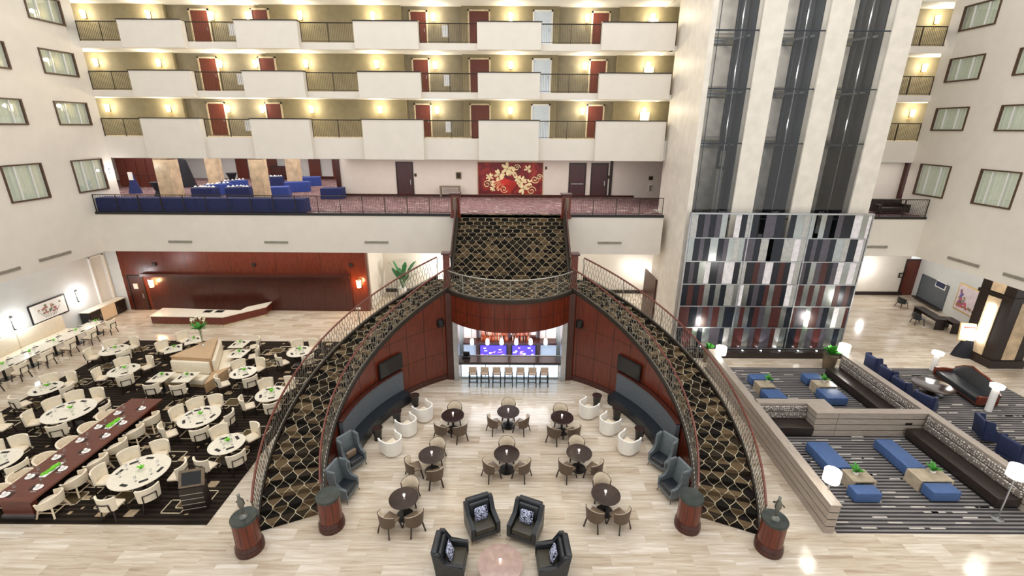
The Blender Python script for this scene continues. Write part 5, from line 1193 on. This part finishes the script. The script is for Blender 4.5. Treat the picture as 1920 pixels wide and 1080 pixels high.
for px, py, bx_, by_, nm in ((1757, 660, 1748, 694, 'far'), (1872, 722, 1852, 770, 'near')):
    q = P(bx_, by_, 0); t_ = PY(px, py, q.y); o = thing('column_lamp', 'white column floor lamp at the %s end of the dark sofa' % nm, 'lamp', (q.x, q.y, 0), 0, 'column lamps')
    MB().lathe([(.14, 0), (.13, t_.z-.12)], 18).obj('column', 'china', o); MB().lathe([(.24, t_.z-.14), (.26, t_.z), (.02, t_.z+.06)], 20).obj('lamp_shade', 'drum', o); point('lamp_light', (q.x, q.y, t_.z+.3), 60, (1, .96, .9), .2)
# potted plants
def potted(label, x, y, h, r, n, lr, col='leaf', potc='pot'):
    o = thing('potted_plant', label, 'plant', (x, y, 0)); MB().lathe([(r*.75, 0), (r, h), (r*.92, h), (r*.9, h-.04), (.02, h-.05)], 20).obj('pot', potc, o); m = MB()
    for j in range(n):
        a = j*2.4; e = .25+.75*((j*7) % n)/n; zz = h+lr*(.2+.9*(1-e)); m.leaf((.03*cos(a), .03*sin(a), h-.04), (lr*e*cos(a), lr*e*sin(a), zz), lr*.36)
    m.obj('foliage', col, o); return o
q = P(1552, 690, 0); potted('bushy green plant in a brown pot at the far lounge bench', q.x, q.y, .85, .36, 46, .55)
q = P(1352, 676, .8); potted('green plant behind the far drum lamp near the stair', q.x-.1, 22.6, .8, .28, 30, .4)
q = P(762, 546, 0); q.y -= 1.1; o = potted('tall broad leaved plant in the corridor behind the left stair', q.x, q.y, .7, .35, 1, .2, 'dark_leaf', 'white'); m = MB()
for j in range(11):
    a = j*2.4+.3; r = .5+.25*(j % 3); z = 1.5+.22*(j % 5); m.tube([(0, 0, .66), (r*.35*cos(a), r*.35*sin(a), z*.75)], .02, 4); m.leaf((r*.35*cos(a), r*.35*sin(a), z*.75), (1.25*r*cos(a), 1.25*r*sin(a), z+.35), .42)
m.obj('broad_leaves', 'dark_leaf', o)
# sofa, coffee table and navy chairs right of the lounge wall
a, b = P(1745, 706, 0), P(1828, 766, 0); L = hypot(b.x-a.x, b.y-a.y); an_ = atan2(b.y-a.y, b.x-a.x)
o = thing('carved_sofa', 'long dark leather sofa with a carved red brown frame', 'sofa', (a.x, a.y, .012), an_)   # local x runs to the near end, +y towards the back
MB().box(.1, L-.1, .05, .8, .2, .46, .04, 3).obj('seat', 'leather_black', o)
MB().box(.05, L-.05, .02, .85, .12, .22, .02, 1).obj('frame', 'cherry_dark', o)
m = MB(); prof = [(0, .66), (.1, 1.0), (.3, 1.2), (.5, 1.12), (.7, 1.12), (.9, .95), (1, .66)]
def sofb(u, v):
    k = u*(len(prof)-1); i = min(int(k), len(prof)-2); t = k-i; h = prof[i][1]*(1-t)+prof[i+1][1]*t; return Vector((.08+(L-.16)*u, .72+.16*v, .42+(h-.42)*v)), Vector((0, 1, 0))
m.shell(sofb, 18, 3, .1).obj('backrest', 'leather_black', o)
MB().tube([sofb(i/18, 1)[0]+Vector((0, .05, .03)) for i in range(19)], .045, 6).obj('top_rail', 'cherry', o)
for x, nm in ((.06, 0), (L-.06, 1)): MB().box(x-.06, x+.06, .0, .86, .2, .62, .03, 2).obj('arm', 'cherry', o)
legs(o, ((.12, .08), (L-.12, .08), (.12, .78), (L-.12, .78)), 'espresso', .13, 0, .07)
q = P(1750, 722, .48); o = thing('oval_coffee_table', 'round dark stone coffee table before the carved sofa', 'table', (q.x, q.y, .012)); MB().lathe([(.78, .42), (.84, .44), (.84, .47), (.8, .48)], 36).obj('tabletop', 'dark_top', o); MB().lathe([(.5, 0), (.45, .08), (.18, .12), (.18, .36), (.5, .42)], 20).obj('pedestal', 'espresso', o)
for px, py, rz, nm in ((1640, 686, R(95), 'farthest behind the lounge wall'), (1668, 710, R(95), 'second of the row behind the lounge wall'), (1692, 732, R(95), 'third of the row behind the lounge wall'), (1733, 758, R(120), 'nearest the round dark coffee table'), (1850, 808, R(70), 'with high wings behind the near lounge wall'), (1900, 848, R(100), 'nearest the right photo edge')):
    q = P(px, py, .45); KN.put((max(q.x, 18.75), q.y, .012), rz, 'navy velvet armchair '+nm, 'navy armchairs')
# dark column with a light strip
cx0, cx1, cy0, cy1 = 26.6, 28.3, 22.1, 23.9
o = thing('square_column', 'massive dark square column with tan inlays and a white light strip', 'column', ((cx0+cx1)/2, (cy0+cy1)/2, 0)); a, b = (cx1-cx0)/2, (cy1-cy0)/2
MB().box(-a, a, -b, b, 0, ZS).obj('shaft', 'espresso', o); MB().box(-a-.1, a+.1, -b-.1, b+.1, 0, .45).box(-a-.06, a+.06, -b-.06, b+.06, 3.9, 4.1).obj('band', 'espresso', o)
MB().box(-a-.03, -a, -.35, .35, .5, 3.85).box(-a-.03, -a, -.35, .35, 4.15, 5.1).box(-.35, .35, -b-.03, -b, .5, 3.85).obj('inlay', 'marble_tan', o)
MB().box(-a-.14, -a-.03, -.15, .15, 1.2, 3.4, .03, 2).obj('light_strip', 'cool_lamp', o)
q = P(1806, 668, 0); o = thing('easel_sign', 'cream poster with a red heading on a black draped easel', 'sign', (q.x, q.y, 0), R(-18))
MB().lathe([(.62, 0), (.5, .5), (.3, 1.05)], 14, sy=.5).obj('drape', 'cloth_black', o); tl = Matrix.Translation((0, -.1, 1.0)) @ Matrix.Rotation(R(-10), 4, 'X')
MB().box(-.6, .6, -.02, .03, 0, 1.05, mx=tl).obj('board', 'gold', o); MB().box(-.55, .55, -.03, -.02, .05, 1.0, mx=tl).obj('sheet', 'sign', o)
m = MB()
for j in range(9): m.box(-.40+.09*j, -.33+.09*j, -.036, -.03, .80-.02*abs(j-4)*.5, .87-.02*abs(j-4)*.5, mx=tl)
m.obj('red_heading', 'mural_red', o)
# slanted right wall with niche, picture and desks
ea, eb = Vector((32.0, 33.6)), Vector((29.7, 23.0)); ed = (eb-ea).normalized(); en = Vector((ed.y, -ed.x)); en = en if en.x < 0 else -en
L = (eb-ea).length; ang = atan2(ed.y, ed.x)
o = MB().box(0, L, 0, .3, 0, ZS).obj('wall_east', 'plaster_cool', None, (ea.x, ea.y, 0), ang); struct(o)
def PE(x, y):
    r = Vector(ray(x, y)); t = en.dot(ea)/(r.x*en.x+r.y*en.y); return Vector((r.x*t, r.y*t, EYE+r.z*t))
erz = ang+pi if False else atan2(-en.x, en.y)+pi   # local -Y points into the lobby
erz = atan2(en.x, -en.y)
def onwall(pa, pb):
    a, b = PE(*pa), PE(*pb); return (a+b)/2, (a.xy-b.xy).length, abs(a.z-b.z)
c, w_, h_ = onwall((1724, 543), (1776, 548)); zc0, zc1 = PE(1748, 570).z, PE(1752, 525).z
o = thing('reception_niche', 'dark grey niche with a ledge on the slanted right wall', 'niche', (c.x, c.y, 0), erz)
MB().box(-w_/2, w_/2, -.03, .0, zc0, zc1).obj('back_panel', 'slate', o); MB().box(-w_/2-.1, w_/2+.1, -.35, 0, zc0-.08, zc0).obj('ledge', 'espresso', o); MB().box(-w_/2-.08, -w_/2, -.08, 0, zc0, zc1).box(w_/2, w_/2+.08, -.08, 0, zc0, zc1).box(-w_/2-.08, w_/2+.08, -.08, 0, zc1, zc1+.08).obj('surround', 'slate', o)
c, w_, h_ = onwall((1756, 532), (1776, 537)); z0, z1 = PE(1764, 541).z, PE(1765, 527).z
o = thing('framed_photo', 'small white framed dark picture inside the reception niche', 'picture', (c.x+en.x*.04, c.y+en.y*.04, z0), erz); MB().box(-w_/2, w_/2, -.03, 0, 0, z1-z0).obj('frame', 'china', o); MB().box(-w_/2+.08, w_/2-.08, -.04, -.03, .08, z1-z0-.08).obj('photo', 'navy', o)
c, w_, h_ = onwall((1794, 556), (1841, 570)); z0, z1 = PE(1812, 590).z, PE(1820, 537).z
o = thing('flower_painting', 'pink and blue blossom painting in a gilt frame on the right wall', 'picture', (c.x, c.y, z0), erz); hh = z1-z0
MB().box(-w_/2, w_/2, -.05, 0, 0, hh).obj('frame', 'gold', o); MB().box(-w_/2+.1, w_/2-.1, -.06, -.05, .1, hh-.1).obj('canvas', flat('pale_lilac_canvas', (222, 208, 214), .5), o); m = MB()
for j in range(80):
    t_ = rr.random(); x = -w_*.36+w_*.72*t_*rr.random(); z = hh*.15+hh*.7*(1-t_)*rr.random()+.06; r = rr.uniform(.04, .11); m.m(rr.choice([0, 0, 1, 2])); m.face([(x+r*cos(2*pi*k/7), -.063-.0003*j, z+r*sin(2*pi*k/7)) for k in range(7)])
m.obj('blossom', [flat('rose_paint', (196, 84, 104), .5), flat('violet_paint', (108, 92, 160), .5), flat('olive_paint', (140, 128, 70), .5)], o, norm=False)
for pa, pb, nm in (((1718, 574), (1772, 600), 'long dark desk below the reception niche'), ((1772, 594), (1800, 606), 'dark side desk left of the easel sign')):
    a, b = P(*pa, .75), P(*pb, .75); c = (a+b)/2; o = thing('desk', nm, 'desk', (c.x, c.y, 0), erz); l_ = max(1.2, (a.xy-b.xy).length)
    MB().box(-l_/2, l_/2, -.3, .3, .70, .75, .006, 1).obj('desk_top', 'espresso', o); MB().box(-l_/2+.05, l_/2-.05, .2, .25, .3, .70).obj('modesty_panel', 'espresso', o)
    for sx in (-1, 1): MB().box(*sorted((sx*(l_/2-.08), sx*(l_/2-.02))), -.27, .27, 0, .7).obj('leg', 'espresso', o)
for px, py, rz, nm in ((1692, 566, erz+pi+.3, 'at the far end of the long desk'), (1722, 596, erz+pi, 'at the near end of the long desk')):
    q = P(px, py, .45); KK.put((q.x, q.y, 0), rz, 'dark upholstered desk chair '+nm, 'desk chairs')
door(1693, 1722, 520, BK+.18, 0, 2.9, 'door_red', 'tall red brown door at the far right end of the corridor')
q = PY(1689, 516, BK+.15); o = thing('wall_sign', 'small dark room sign left of the tall red brown door', 'sign', q); MB().box(-.18, .18, -.03, 0, -.2, .2).obj('plate', 'dark_rail', o); MB().box(-.1, .1, -.04, -.03, -.12, .12).obj('face', 'vent', o)
q = PY(1622, 510, BK); point('corridor_light', (q.x, BK-.8, q.z+.3), 90, (1, .97, .95), .15)
# small balcony right of the tower
struct(MB().box(PY(1688, 340, BK).x, PY(1706, 340, BK).x, BK-.3, BK, Z2, 10.5).box(21.0, 30, BK-.3, BK, 10.3, 10.58).obj('trim_11', 'cherry_dark'))
q = P(1672, 392, Z2+.3); o = thing('balcony_sofa', 'dark brown sofa on the small balcony right of the tower', 'sofa', (q.x, SL+1.3, Z2)); MB().box(-.9, .9, -.4, .4, .12, .42, .04, 2).obj('seat', 'leather_brown', o); MB().box(-.9, .9, .25, .45, .4, .85, .04, 2).obj('backrest', 'leather_brown', o)
for s_ in (-1, 1): MB().box(*sorted((s_*.8, s_*.98)), -.4, .4, .1, .6, .04, 2).obj('arm', 'leather_brown', o)
legs(o, ((-.8, -.35), (.8, -.35), (-.8, .35), (.8, .35)), 'espresso', .13, 0, .05)

q = PY(1704, 795, 16.19); o = thing('wall_socket', 'small black socket plate on the short grey cross wall', 'socket', (q.x, 16.2, q.z)); MB().box(-.14, .14, -.02, 0, -.04, .04).obj('plate', 'black', o); MB().box(-.1, -.03, -.026, -.02, -.025, .025).obj('outlet', 'screen', o); MB().box(.03, .1, -.026, -.02, -.025, .025).obj('outlet', 'screen', o)
